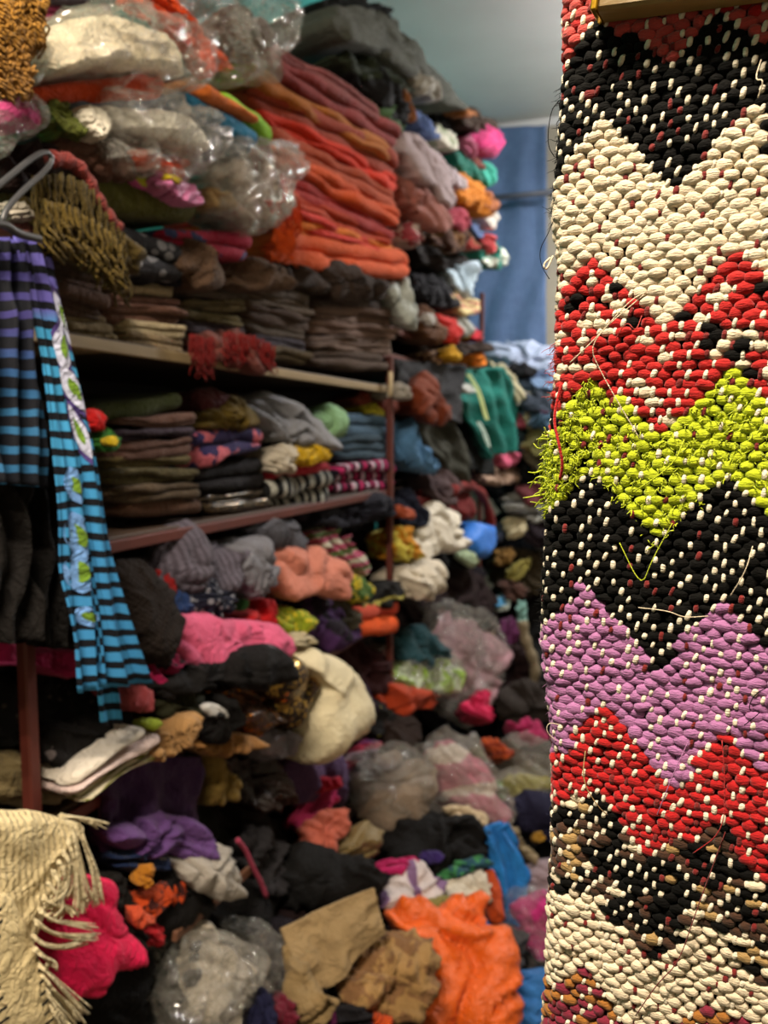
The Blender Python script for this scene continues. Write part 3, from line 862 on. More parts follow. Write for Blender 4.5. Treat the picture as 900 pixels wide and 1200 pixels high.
# ------------------------------------------------------------------ textiles: folded stacks on the boards
ORD = ['topmost', 'second from the top', 'third from the top', 'fourth from the top', 'fifth from the top', 'sixth from the top', 'seventh from the top', 'eighth from the top',
       'ninth from the top', 'tenth from the top', 'eleventh from the top', 'twelfth from the top']
def stack(noun, where, cat, layers, group, **kw):
    """layers, top to bottom: (colour word, hex or material, xl, ylt, ylb, xr, yrt, yrb, folds)"""
    out = []
    for i, (cw, mat, *q, k) in enumerate(layers):
        order = ORD[i] if i < len(layers) - 1 else 'lowest'
        art = cw + ' folded ' + noun
        out.append(slab('folded_' + noun.replace(' ', '_'), art + ', ' + order + ' ' + where, cat, mat, tuple(q), k, group=group, **kw))
    return out

kn = lambda h: cloth(h, 'knit', freq=130)
# the orange pile on the top shelf
orange = stack('shawl', 'in the tall orange pile', 'shawl', [
    ('dusty rose', '8e4a48', 286, 22, 44, 452, 128, 150, 2),
    ('muted rose', '9a4544', 288, 44, 66, 470, 150, 176, 2),
    ('mustard', 'b8762e', 292, 66, 90, 462, 172, 192, 2),
    ('brick orange', 'a4492c', 300, 88, 120, 472, 178, 212, 2),
    ('bright vermilion', 'd8431a', 308, 120, 140, 474, 208, 228, 2),
    ('terracotta', 'b4552a', 312, 138, 168, 470, 224, 250, 2),
    ('pumpkin orange', 'cf5f22', 316, 166, 190, 472, 246, 268, 2),
    ('dark red', 'a5281e', 318, 188, 214, 466, 264, 284, 2),
    ('rust orange', 'bb4a1c', 320, 212, 232, 462, 276, 292, 2),
    ('coral pink', 'd2483c', 316, 226, 246, 450, 284, 298, 2),
    ('golden orange', 'd9801f', 320, 244, 268, 470, 290, 304, 2),
    ('deep orange', 'd4642a', 318, 266, 312, 484, 296, 330, 2),
], 'orange shawls piled on the top shelf', X=-0.96, depth=0.36, amp=0.008, lip=0.013)
pl0 = plane_at(-0.945)
for k, (x0, y0, h, n_) in enumerate(((322, 222, 'b8321a', 40), (338, 232, 'd2541c', 34), (330, 262, 'd8641f', 40), (318, 205, 'c23a20', 26), (300, 150, '8a2a1c', 30))):
    fringe('fringe', cloth(h), [(x0 - 10, y0 - 4), (x0 + 12, y0 + 6)], 0.085, 0.0022, orange[(9, 10, 11, 8, 5)[k]], pl0, per=n_, wav=0.008, seed=k + 3, spread=(0.015, 0.0))

# brown knit stacks on the upper board
stack('blanket', 'in the brown pile beside the blue scarf', 'blanket', [
    ('dark taupe', kn('5b4a40'), 60, 296, 318, 130, 312, 336, 2),
    ('mauve brown', kn('6b5348'), 62, 318, 340, 128, 336, 362, 2),
    ('walnut brown', kn('5a453a'), 66, 340, 366, 130, 362, 378, 2),
    ('khaki beige', kn('85765a'), 72, 366, 386, 138, 374, 394, 2),
    ('sand', kn('8f8163'), 76, 386, 404, 142, 394, 410, 2)], 'brown blankets on the upper board', X=-1.0, depth=0.3, amp=0.007, lip=0.011)
stack('blanket', 'in the pile right of the khaki one', 'blanket', [
    ('cream', kn('a8997e'), 128, 327, 340, 212, 334, 350, 2),
    ('rosy brown', kn('7a5a50'), 126, 340, 358, 216, 350, 362, 2),
    ('plum brown', kn('735549'), 128, 357, 378, 218, 362, 380, 2),
    ('pale oatmeal', kn('b3a588'), 142, 376, 388, 220, 380, 394, 2),
    ('fawn', kn('8d7b5e'), 140, 388, 408, 222, 394, 414, 2)], 'brown blankets on the upper board', X=-1.0, depth=0.3, amp=0.007, lip=0.011)
stack('throw', 'in the pile above the red fringe', 'throw', [
    ('dark brown', kn('54463a'), 214, 330, 346, 296, 338, 352, 2),
    ('olive brown', kn('6b5f42'), 216, 346, 362, 292, 352, 368, 2),
    ('moss', kn('6f6442'), 218, 361, 376, 290, 367, 382, 2),
    ('grey plum', kn('524650'), 220, 375, 390, 292, 381, 396, 2),
    ('earth brown', kn('574838'), 222, 389, 408, 294, 395, 416, 2)], 'brown throws on the upper board', X=-1.0, depth=0.3, amp=0.007, lip=0.011)
stack('throw', 'in the middle pile under the orange shawls', 'throw', [
    ('umber', kn('584a3c'), 284, 322, 340, 366, 336, 356, 2),
    ('taupe', kn('6a5a4a'), 286, 339, 358, 370, 355, 372, 2),
    ('chestnut', kn('5e4b40'), 288, 357, 374, 368, 371, 388, 2),
    ('grey brown', kn('695c50'), 290, 373, 390, 364, 387, 400, 2),
    ('slate violet', kn('57505c'), 292, 389, 402, 364, 399, 412, 2),
    ('drab brown', kn('6d5f48'), 294, 401, 420, 368, 411, 428, 2)], 'brown throws on the upper board', X=-1.0, depth=0.3, amp=0.007, lip=0.011)
stack('throw', 'in the pile beside the middle post', 'throw', [
    ('dim brown', kn('4c3e36'), 364, 336, 356, 448, 346, 364, 2),
    ('rosy taupe', kn('80695c'), 366, 355, 374, 462, 362, 384, 2),
    ('dusty mauve', kn('8a7164'), 364, 373, 392, 470, 384, 398, 2),
    ('pale mauve', kn('7d685c'), 362, 391, 408, 462, 397, 414, 3),
    ('coffee', kn('5c4a3e'), 366, 407, 430, 456, 413, 436, 2)], 'brown throws on the upper board', X=-1.0, depth=0.3, amp=0.007, lip=0.011)
# red fringed scarf hanging over the board
o = lump('fringed_scarf', 'dusty pink knitted scarf with red fringe hanging over the upper board', 'scarf', cloth('7a4a44', 'knit', freq=110),
         [(226, 394), (262, 386), (300, 392), (318, 410), (316, 432), (296, 436), (262, 424), (238, 424), (224, 412)], X=-0.965, depth=0.08, bulge=0.03)
fringe('fringe', cloth('74120f'), [(222, 392), (240, 398), (248, 396)], 0.075, 0.0022, o, plane_at(-0.945), per=46, wav=0.006, seed=9, spread=(0.006, 0))
fringe('fringe', cloth('7c1512'), [(262, 390), (292, 394), (318, 404)], 0.065, 0.0022, o, plane_at(-0.935), per=64, wav=0.008, seed=10, spread=(0.010, 0))

# middle board
stack('sweater', 'in the pile on the middle board', 'sweater', [
    ('forest green', kn('4c5530'), 112, 476, 494, 226, 458, 482, 1),
    ('mauve', kn('75584e'), 134, 490, 504, 232, 482, 498, 2),
    ('aubergine', kn('4d4050'), 134, 503, 520, 232, 497, 512, 2),
    ('rosewood', kn('6d5148'), 138, 519, 538, 230, 511, 530, 2),
    ('dark olive', kn('6b6040'), 136, 537, 552, 228, 530, 546, 2),
    ('moss brown', kn('5e5638'), 128, 551, 570, 236, 545, 566, 2),
    ('bark brown', kn('5c4c38'), 132, 569, 588, 238, 565, 586, 2),
    ('rust brown', kn('634736'), 144, 587, 606, 240, 585, 602, 1)], 'sweaters piled on the middle board', X=-1.0, depth=0.3, amp=0.007, lip=0.010)
A_ = dict(X=-1.0)
lump('plush_toy', 'small red and green plush toy with yellow nose beside the sweaters', 'toy', cloth('3f7a34'), ell(122, 516, 15, 13), X=-0.985, bulge=0.05, fa=0.006)
lump('plush_hat', 'little red plush cap above the green toy', 'toy', cloth('b81c1e'), ell(110, 492, 12, 13), X=-0.985, bulge=0.05, fa=0.005)
lump('plush_nose', 'tiny yellow plush ball on the green toy', 'toy', cloth('c9b02a'), ell(131, 517, 6, 6), X=-0.955, bulge=0.02, depth=0.02, fa=0.002)
lump('folded_cardigan', 'mustard olive cardigan bundled behind the navy and pink stripes', 'cardigan', cloth('6d5c24'), [(232, 484), (262, 470), (300, 476), (304, 500), (262, 506), (234, 502)], X=-1.02, bulge=0.06)
lump('folded_shirt', 'dim maroon shirt lying above the mustard cardigan', 'shirt', '5a2a30', [(222, 462), (250, 456), (272, 468), (262, 480), (232, 484)], X=-1.04)
slab('striped_jumper', 'navy jumper with pink blotches folded beside the sweaters', 'jumper', cloth('3d3566', 'blotch', 'c4707e', freq=26, duty=0.47), (226, 512, 546, 318, 498, 534), 2, X=-0.99, depth=0.28, lip=0.014, amp=0.01)
slab('folded_coat', 'black coat with tan collar folded under the navy jumper', 'coat', cloth('1f1b20', 'blotch', '7d6448', freq=12, duty=0.32), (236, 546, 582, 322, 534, 574), 2, X=-1.0, depth=0.3)
slab('folded_coat', 'black sequinned coat folded flat on the middle board', 'coat', cloth('1c181b', 'sequin', '8a7a66', freq=240), (240, 580, 602, 322, 573, 594), 2, X=-1.0, depth=0.3)
lump('grey_scarf', 'pale grey scarf heaped under the upper board', 'scarf', '8f9096', [(290, 474), (318, 456), (348, 468), (372, 498), (380, 528), (352, 524), (322, 516), (296, 500)], X=-1.0, bulge=0.08, fs=0.06, fa=0.022, theta=50)
lump('rolled_sock', 'off white knitted roll beside the yellow scarf', 'knitwear', 'b8b0a2', [(308, 540), (326, 526), (348, 522), (350, 538), (328, 552), (312, 554)], X=-0.985)
lump('yellow_scarf', 'small bright yellow scarf rolled on the crimson cloth', 'scarf', cloth('c9a81e', 'rib', freq=90), [(328, 534), (344, 522), (374, 520), (384, 534), (362, 542), (334, 546)], X=-0.97, bulge=0.05)
slab('crimson_cloth', 'crimson cloth folded under the yellow scarf', 'cloth', 'a51c34', (312, 542, 564, 388, 540, 556), 1, X=-0.985, depth=0.2)
slab('striped_blanket', 'black and white striped blanket rolled on the middle board', 'blanket', cloth('1b1b1e', 'vstripe', 'a9a9a2', freq=26, duty=0.45), (308, 560, 604, 392, 554, 590), 2, X=-0.985, depth=0.26, lip=0.02, amp=0.012)
lump('mint_hat', 'mint green knitted hat tucked behind the denim', 'hat', '8fb38c', ell(380, 493, 17, 12), X=-1.03, bulge=0.06)
slab('folded_jeans', 'slate blue jeans, upper pair in the denim stack', 'jeans', cloth('4d6a80', 'knit', freq=200), (392, 482, 512, 458, 486, 512), 2, X=-1.0, depth=0.3)
slab('folded_jeans', 'dark teal jeans, lower pair in the denim stack', 'jeans', cloth('3d5666', 'knit', freq=200), (390, 510, 540, 458, 511, 540), 3, X=-1.0, depth=0.3)
lump('light_jeans', 'light blue denim jeans bulging past the middle post', 'jeans', cloth('5d87ab', 'knit', freq=200), [(458, 500), (472, 488), (490, 504), (502, 530), (498, 556), (478, 552), (462, 540)], X=-0.97, bulge=0.07)
lump('yellow_rag', 'yellow rag stuffed above the blue jeans', 'rag', 'a8a028', ell(432, 480, 11, 9), X=-1.04)
lump('rust_rag', 'rust orange rag pushed under the upper board end', 'rag', '7a3418', [(408, 468), (428, 458), (452, 462), (452, 480), (424, 482)], X=-1.05)
slab('striped_skirt', 'magenta, black and white striped skirt under the jeans', 'skirt', cloth('231a2c', 'vstripe', 'b32668', freq=24, hex3='c9b8c4'), (388, 546, 580, 468, 540, 574), 3, X=-0.985, depth=0.24, lip=0.016, amp=0.01)
lump('dark_skirt', 'dark navy skirt sagging from the middle board end', 'skirt', '20202e', [(330, 596), (380, 586), (440, 580), (462, 584), (452, 606), (400, 616), (350, 612)], X=-1.02)

# ------------------------------------------------------------------ top of the shelf, left: bagged goods and bundles
def yarn_bundle(name, label, cat, hexc, poly, X, group=None, count=150, seed=3, rad=0.0019):
    o = lump(name, label, cat, hexc, poly, X=X, bulge=0.04, depth=0.1)
    P = np.asarray(poly, float); lo, hi = P.min(0), P.max(0); r = random.Random(seed); parts = []
    p0, n = plane_at(X + 0.045)
    c = (lo + hi) / 2
    for _ in range(count):
        a = c + (np.array([r.random(), r.random()]) - 0.5) * (hi - lo) * 0.8
        th = r.uniform(0, 6.28); L = r.uniform(0.25, 0.5) * min(hi - lo); dr = r.uniform(-0.5, 0.5)
        pts = [unproj(*(a + np.array([L * 0.5 * math.sin(th + k * 0.8) + dr * k * 3, (k - 2.5) * L * 0.34])), p0, n) + n * (0.012 * math.sin(k * 1.3 + th) + 0.006) for k in range(6)]
        parts.append(tube_vf(spline(pts, 10), rad, 5))
    V, F = merge(parts)
    q = mesh_obj('yarn', V, F, cloth(hexc), o, uv=np.zeros((len(V), 2))); q['kind'] = 'stuff'
    return o
def bag(label, poly, lift=0.0, X=None, tint='e8e4dc', cover=0.16, depth=0.12, bulge=0.08, Y=None, fa=0.034, fs=0.05):
    return lump('plastic_bag', label, 'plastic bag', plastic(tint, cover), poly, lift, depth, bulge, fs, fa, X, Y, puff=4.0, flat=0.75, slump=0.15)

yarn_bundle('golden_yarn', 'golden yellow yarn bundle inside the upper clear bag', 'yarn', 'a67e38', [(-12, 4), (20, 0), (44, 14), (42, 44), (24, 62), (-10, 58)], -0.9, seed=4)
yarn_bundle('golden_yarn', 'tan gold yarn bundle in the bag above the pink wool', 'yarn', 'a37c40', [(-12, 66), (14, 62), (28, 78), (24, 102), (0, 112), (-12, 108)], -0.9, count=120, seed=5)
bag('clear bag around the golden yarn bundles', [(-14, -6), (30, -8), (54, 6), (52, 44), (36, 70), (34, 104), (6, 118), (-14, 112)], X=-0.9, cover=0.10)
lump('pink_wool', 'ball of pink wool in the clear bag under golden yarn', 'wool', 'c2568a', [(-6, 118), (18, 110), (38, 118), (46, 134), (34, 146), (6, 144)], X=-0.9)
bag('clear bag with pink wool hanging at the shelf end', [(-14, 112), (26, 104), (52, 122), (50, 146), (24, 164), (0, 178), (-14, 176)], X=-0.9, cover=0.12)
lump('cream_bundle', 'thick cream bundle of cloth wrapped in clear plastic', 'bundle', 'e4d9c2', [(38, 56), (60, 28), (120, 20), (182, 34), (212, 58), (214, 92), (166, 88), (100, 84), (50, 92), (36, 78)], X=-0.95, bulge=0.10, depth=0.25, fa=0.014)
bag('large clear bag wrapped round the cream bundle', [(28, 40), (58, 16), (126, 8), (196, 24), (228, 56), (232, 106), (196, 110), (120, 96), (48, 100), (26, 84)], X=-0.95, bulge=0.13, depth=0.2, cover=0.08)
slab('folded_blouse', 'dark raspberry blouse folded behind the cream bundle', 'blouse', '7a2a4a', (52, 0, 24, 142, 4, 30), 2, X=-1.12, depth=0.2)
slab('folded_blouse', 'grey violet blouse folded at the very top beside raspberry one', 'blouse', '5c5560', (40, -26, 2, 150, -22, 8), 2, X=-1.12, depth=0.2)
drape('orange_braid', 'bright orange knitted strip bagged above the cream bundle', 'scarf', cloth('d8591c', 'knit', freq=60), [(140, -8), (178, 18), (214, 50), (236, 86)], [(190, -8), (222, 22), (252, 56), (268, 82)], X=-0.95, pleats=2.5, amp=0.018, thick=0.02)
lump('brown_sweater', 'brown sweater folded in the clear bag at the very top', 'sweater', '5a4640', [(244, 34), (268, 20), (304, 24), (316, 48), (302, 68), (272, 62), (250, 52)], X=-0.97)
bag('clear bag with brown sweater high beside teal wall', [(190, -14), (250, -22), (322, -6), (338, 26), (326, 56), (304, 80), (284, 102), (258, 96), (226, 58)], X=-0.95, bulge=0.10, cover=0.12)
slab('orange_cloth', 'burnt orange cloth folded flat under the cream bundle', 'cloth', 'c65324', (34, 94, 118, 198, 88, 116), 1, X=-0.945, depth=0.25, lip=0.012)
slab('blue_grey_shirt', 'blue grey shirt folded in plastic below the orange cloth', 'shirt', '6f7784', (78, 114, 142, 204, 104, 138), 2, X=-0.95, depth=0.25)
lump('green_knit', 'olive green knitted piece beside the white rolls', 'knitwear', cloth('6d7438', 'knit', freq=70), [(52, 122), (84, 118), (98, 138), (96, 164), (70, 166), (54, 146)], X=-0.95)
lump('white_roll', 'round white cloth roll end beside the olive knit', 'roll', 'e6e0d2', ell(110, 142, 17, 21), X=-0.93, bulge=0.06, fa=0.008)
lump('white_roll', 'long white cloth roll in glossy plastic', 'roll', 'e6e2d8', [(118, 128), (140, 126), (206, 138), (242, 162), (246, 180), (214, 178), (160, 164), (128, 152)], X=-0.93, bulge=0.07, fa=0.012)
bag('glossy clear bag around the long white roll', [(112, 122), (146, 118), (214, 132), (252, 160), (250, 190), (204, 192), (150, 176), (118, 160)], X=-0.93, bulge=0.09, cover=0.14)
lump('orange_wool', 'orange wool bundle in plastic below the white roll', 'wool', 'cc5420', [(150, 178), (178, 170), (198, 178), (216, 192), (206, 206), (170, 202), (152, 192)], X=-0.93)
lump('brown_shawl', 'dull brown shawl crushed under the white rolls', 'shawl', '6a4c40', [(56, 162), (104, 158), (156, 176), (168, 200), (128, 212), (86, 196), (60, 182)], X=-0.97)
bag('crumpled clear bag over orange wool', [(118, 160), (160, 162), (214, 176), (232, 200), (206, 214), (158, 208), (124, 188)], X=-0.92, bulge=0.05, cover=0.16)
slab('lime_towel', 'lime green towel with rolled end sticking out of plastic', 'towel', '8fbc34', (256, 104, 118, 328, 146, 170), 1, X=-0.915, depth=0.22)
slab('orange_towel', 'orange towel lying along the lime one', 'towel', 'd07a3a', (232, 98, 112, 306, 138, 148), 1, X=-0.91, depth=0.2)
slab('blue_towel', 'teal blue towel folded under the lime towel', 'towel', '2f7a9c', (212, 106, 120, 306, 154, 170), 1, X=-0.92, depth=0.24)
slab('denim_towel', 'grey blue towel in plastic below the teal towel', 'towel', '65788c', (214, 120, 142, 300, 164, 186), 1, X=-0.93, depth=0.24)
lump('fawn_slippers', 'pair of fawn knitted slippers inside the big clear bag', 'slippers', 'b89e78', [(240, 222), (256, 216), (268, 226), (268, 244), (248, 246)], X=-0.93)
lump('taupe_sweater', 'taupe sweater in the big clear bag beside orange pile', 'sweater', 'a89a8e', [(234, 190), (270, 172), (316, 182), (326, 214), (316, 250), (300, 274), (262, 254), (240, 240)], X=-0.955, bulge=0.06)
bag('big crumpled clear bag against the orange pile', [(226, 178), (262, 160), (320, 168), (340, 192), (332, 226), (318, 252), (308, 278), (262, 262), (232, 240)], X=-0.95, bulge=0.13, cover=0.17, fa=0.03)
slab('olive_cushion', 'olive cushion cover folded under the bagged wool', 'cushion', '5a5a22', (98, 196, 246, 242, 214, 262), 1, X=-0.95, depth=0.25)
slab('lime_trim_cloth', 'lime edged pink cloth folded on the olive cushion', 'cloth', cloth('b8bc3c', 'stripe', 'cf6ea6', freq=22), (160, 200, 216, 238, 218, 246), 1, X=-0.925, depth=0.15)
lump('pink_cloth', 'pale pink satin fold poking from the lime edged cloth', 'cloth', cloth('d487b4', 'satin'), [(174, 208), (200, 206), (232, 222), (236, 242), (214, 242), (190, 224)], X=-0.91, bulge=0.03, depth=0.05)
lump('yellow_tag_cloth', 'small yellow cloth corner on the pink satin', 'cloth', 'c8b62c', ell(201, 211, 11, 8), X=-0.9, bulge=0.02, depth=0.04)
lump('dark_jacket', 'near black maroon jacket crushed behind the grey hanger', 'jacket', '33201f', [(-14, 170), (40, 158), (78, 172), (84, 200), (40, 222), (-14, 226)], X=-0.97)
lump('white_cloth', 'white cloth tip behind the hanger', 'cloth', 'b5aea2', [(0, 238), (14, 234), (36, 252), (30, 262), (8, 256)], X=-0.92, bulge=0.03, depth=0.05)
lump('pink_cloth', 'dusty pink cloth tip under the white one', 'cloth', '9a6a62', [(6, 262), (28, 260), (42, 272), (24, 276)], X=-0.93, depth=0.05, bulge=0.02)
# olive fringed shawl
o = lump('fringed_shawl', 'olive shawl with long thick fringe and dusty pink rolled edge', 'shawl', '57491f', [(24, 218), (52, 202), (90, 210), (120, 246), (140, 290), (138, 316), (110, 300), (70, 284), (36, 276), (22, 250)], X=-0.94, depth=0.15, bulge=0.05)
fringe('fringe', cloth('5a4c20'), [(34, 208), (60, 206), (84, 214), (108, 240), (132, 274)], 0.105, 0.0028, o, plane_at(-0.895), per=150, wav=0.010, seed=14, spread=(0.006, 0.004), jitter=0.012, seg=5)
fringe('fringe', cloth('6b5a26'), [(40, 236), (76, 244), (104, 264), (132, 290)], 0.075, 0.0028, o, plane_at(-0.885), per=90, wav=0.011, seed=15, spread=(0.006, 0.004), jitter=0.010, seg=5)
P = spline([unproj(x, y, *plane_at(-0.88)) for x, y in ((58, 186), (84, 188), (100, 206), (112, 232), (126, 254), (138, 268))], 24)
V, F = tube_vf(P, 0.0115 + 0.002 * np.sin(np.arange(24) * 1.7), 10)
q = mesh_obj('rolled_edge', V, F, cloth('9a4a46', 'knit', freq=120), o, uv=np.stack([np.repeat(np.arange(24) * 0.01, 10), np.tile(np.arange(10) * 0.006, 24)], 1)); q['label'] = 'dusty pink rolled edge'
slab('patterned_scarf', 'charcoal and white patterned scarf folded beside the olive fringe', 'scarf', cloth('3a3a40', 'floral', '8f8f94', freq=34, duty=0.55), (136, 256, 318, 222, 284, 332), 2, X=-0.96, depth=0.25)
slab('crimson_scarf', 'crimson scarf with blue motif folded under the clear bags', 'scarf', cloth('a81e48', 'blotch', '47527c', freq=20, duty=0.40), (188, 262, 284, 302, 272, 306), 2, X=-0.95, depth=0.25)
lump('mauve_blanket', 'crushed mauve brown blanket under the crimson scarf', 'blanket', kn('66503f'), [(196, 296), (232, 288), (290, 302), (332, 322), (330, 340), (270, 344), (220, 338), (204, 320)], X=-0.975, bulge=0.06)
lump('dark_blanket', 'dark brown blanket squashed under the orange shawls', 'blanket', kn('43352c'), [(310, 312), (360, 316), (430, 326), (462, 336), (440, 352), (370, 344), (318, 336)], X=-0.985)
lump('navy_bundle', 'dark navy bundle squeezed beneath the patterned scarf', 'bundle', '23222c', [(140, 300), (170, 300), (214, 326), (212, 338), (170, 334), (140, 326)], X=-1.0)

# hanger, blue scarf, dark coats by the left post
hg = empty('coat_hanger', shelf_pt(30, 225, -0.86)); tag(hg, 'dark grey plastic coat hanger above the blue scarf', 'hanger')
p_ = lambda x, y, X=-0.86: unproj(x, y, *plane_at(X))
m_hang = plain('hanger_plastic', '3c3c3f', 0.4, 8, 0.1)
for nm, pts, r_ in (('upper_arm', [(-20, 232), (12, 206), (44, 180), (58, 178), (62, 188), (52, 202), (26, 224), (6, 246), (2, 262)], 0.0042), ('scarf_bar', [(-25, 262), (6, 262), (20, 274), (46, 280)], 0.006)):
    V, F = tube_vf(spline([p_(*q) for q in pts], 40), r_, 8)
    mesh_obj(nm, V, F, m_hang, hg)
def scarf_mat(ramp, duty, freq):
    T = NT('blue_scarf_print')
    uv = T.n('ShaderNodeUVMap').outputs[0]; sep = T.n('ShaderNodeSeparateXYZ'); T.l(uv, sep.inputs[0])
    ob = T.n('ShaderNodeTexCoord').outputs['Object']
    no = T.n('ShaderNodeTexNoise'); no.inputs['Scale'].default_value = 16; T.l(ob, no.inputs['Vector'])
    x = T.math('ADD', T.math('MULTIPLY', sep.outputs[1], freq), T.math('MULTIPLY', no.outputs[0], 0.5))
    st = T.math('LESS_THAN', T.math('FRACT', x), duty)
    rp = T.n('ShaderNodeValToRGB'); T.l(sep.outputs[1], rp.inputs[0])
    el = rp.color_ramp.elements
    el[0].position = 0.0; el[0].color = lin(ramp[0][1]) + (1,)
    el[1].position = ramp[1][0]; el[1].color = lin(ramp[1][1]) + (1,)
    for pos, h in ramp[2:]:
        e = el.new(pos); e.color = lin(h) + (1,)
    c = T.mix(st, (0.004, 0.005, 0.009, 1), rp.outputs[0])
    T.l(c, T.b.inputs['Base Color']); T.b.inputs['Roughness'].default_value = 0.75
    T.b.inputs['Specular IOR Level'].default_value = 0.2
    return T.m
m_scarf = scarf_mat([(0, '6660b0'), (0.10, '5f58a6'), (0.13, '3f98c8'), (0.5, '3a86bc'), (0.8, '3a86bc')], 0.57, 37.0)
m_chk = scarf_mat([(0, '4c478c'), (0.12, '37336a'), (0.18, '274a78'), (0.24, '2a5f88')], 0.40, 37.0)
scarf = empty('blue_scarf', shelf_pt(90, 850, -0.9)); tag(scarf, 'long blue and black striped scarf with leaf print hanging from a hanger', 'scarf')
def panel(left, right, X, mat, pleats, amp, lab):
    o, G, nh = drape('scarf_panel', None, None, mat, left, right, X=X, pleats=pleats, amp=amp, thick=0.004, parent=scarf)
    o['label'] = lab
    return G, nh
panel([(-26, 276), (-26, 400), (-24, 500), (-20, 566)], [(30, 280), (44, 420), (54, 500), (62, 572)], -0.885, m_chk, 3.6, 0.016, 'dark checked fold of the scarf')
GA = panel([(14, 276), (44, 400), (58, 520), (68, 620), (82, 720), (89, 812)], [(46, 280), (74, 420), (94, 540), (106, 640), (115, 720), (121, 806)], -0.872, m_scarf, 1.6, 0.008, 'middle tail of the scarf')
GB = panel([(36, 278), (58, 390), (84, 500), (98, 600), (112, 720), (124, 806)], [(62, 286), (74, 350), (98, 460), (117, 560), (134, 660), (154, 735), (178, 800)], -0.862, m_scarf, 1.2, 0.008, 'broad striped tail of the scarf')
panel([(98, 690), (108, 770), (118, 852)], [(124, 690), (136, 780), (142, 848)], -0.888, m_scarf, 0.8, 0.005, 'short back tail of the scarf')
m_leaf = [cloth(h) for h in ('c8cbe0', '7a9a3c', '5a4a86', '7fa8dc')]
def leaf(GN, v0, u0, lv, lu, tilt, mi, off):
    G, nh = GN; NV, NU = G.shape[:2]
    us = np.linspace(-1, 1, 13); pts = []; rows = 5
    V = []
    for a in us:
        half = lu * max(1 - a * a, 0.0) ** 0.8
        for b in np.linspace(-1, 1, rows):
            v = min(max(v0 + a * lv, 0), 1) * (NV - 1); u = min(max(u0 + b * half + tilt * a, 0.02), 0.98) * (NU - 1)
            i, j = min(int(v), NV - 2), min(int(u), NU - 2); fv, fu = v - i, u - j
            V.append((1 - fv) * ((1 - fu) * G[i, j] + fu * G[i, j + 1]) + fv * ((1 - fu) * G[i + 1, j] + fu * G[i + 1, j + 1]) + nh * off)
    mesh_obj('printed_leaf', V, [q[::-1] for q in grid_faces(13, rows)], m_leaf[mi], scarf, uv=np.zeros((65, 2)))
for (v, u, lv, lu, tl) in ((0.24, 0.35, 0.055, 0.33, -0.1), (0.335, 0.45, 0.05, 0.42, 0.25), (0.43, 0.35, 0.06, 0.22, 0.2), (0.17, 0.78, 0.06, 0.2, 0.15)):
    leaf(GB, v, u, lv * 1.25, lu * 1.2, tl, 2, 0.0022); leaf(GB, v, u, lv, lu, tl, 0, 0.0034); leaf(GB, v, u, lv * 0.5, lu * 0.45, tl * 0.5, 1, 0.0046)
for (v, u, lv, lu, tl) in ((0.55, 0.6, 0.035, 0.3, 0.1), (0.66, 0.55, 0.045, 0.35, 0.1), (0.74, 0.5, 0.04, 0.36, 0), (0.84, 0.62, 0.02, 0.3, 0.1)):
    leaf(GA, v, u, lv * 1.2, lu * 1.25, tl, 3, 0.0022); leaf(GA, v, u, lv * 0.6, lu * 0.55, tl, 1, 0.0034)
drape('dark_coat', 'long black brown coat hanging behind the blue scarf', 'coat', cloth('100b08'), [(-40, 470), (-40, 600), (-30, 742)], [(70, 470), (80, 600), (92, 760)], X=-0.93, pleats=4, amp=0.022, thick=0.02)
drape('dark_coat', 'dark grey knit dress hanging left of the black brown coat', 'dress', cloth('17110e', 'rib', freq=70), [(-60, 520), (-60, 640), (-50, 760)], [(30, 520), (38, 640), (46, 748)], X=-0.905, pleats=3, amp=0.015, thick=0.012)
lump('fur_hat', 'round dark brown fur hat hanging beside the blue scarf', 'hat', cloth('241913', 'knit', freq=90), [(136, 668), (150, 650), (176, 660), (192, 692), (196, 734), (184, 768), (160, 772), (142, 740)], X=-0.95, bulge=0.08, fa=0.01)

# ------------------------------------------------------------------ shelf under the middle board
lump('grey_shirt', 'dark lilac grey shirt crumpled under the middle board', 'shirt', cloth('57505a', 'vstripe', '6a6470', freq=60), [(168, 640), (196, 626), (244, 630), (272, 650), (268, 688), (230, 700), (190, 690), (172, 668)], X=-1.0, bulge=0.07)
lump('patterned_blouse', 'navy blouse with white flecks below the lilac grey shirt', 'blouse', cloth('23263a', 'floral', '8a8a92', freq=48, duty=0.5), [(212, 690), (240, 676), (272, 684), (272, 710), (244, 722), (216, 716)], X=-0.965, bulge=0.05)
lump('red_shirt', 'red shirt squeezed left of the lilac grey shirt', 'shirt', '8e1a1c', [(182, 664), (200, 658), (208, 684), (202, 706), (186, 698)], X=-0.985)
lump('blue_shirt', 'small deep blue shirt beside the pink fleece', 'shirt', '25406e', [(190, 700), (214, 698), (222, 714), (198, 720)], X=-0.97)
lump('grey_turban', 'smooth grey scarf coiled upright under the middle board', 'scarf', '82828a', [(268, 650), (284, 628), (308, 632), (320, 660), (314, 692), (294, 708), (276, 694)], X=-0.96, bulge=0.09, fs=0.05, fa=0.016, theta=80, flat=0.9, slump=0.1)
lump('grey_jersey', 'mid grey jersey hanging between middle board and salmon cloth', 'jersey', '5b5b64', [(284, 616), (320, 604), (350, 610), (366, 632), (356, 648), (324, 644), (296, 630)], X=-0.99)
lump('salmon_cloth', 'salmon pink cloth with soft creases beside the grey coil', 'cloth', 'cc8a78', [(314, 648), (344, 642), (380, 644), (402, 662), (398, 704), (370, 696), (342, 704), (320, 690)], X=-0.955, bulge=0.06, fs=0.08, fa=0.02, theta=120)
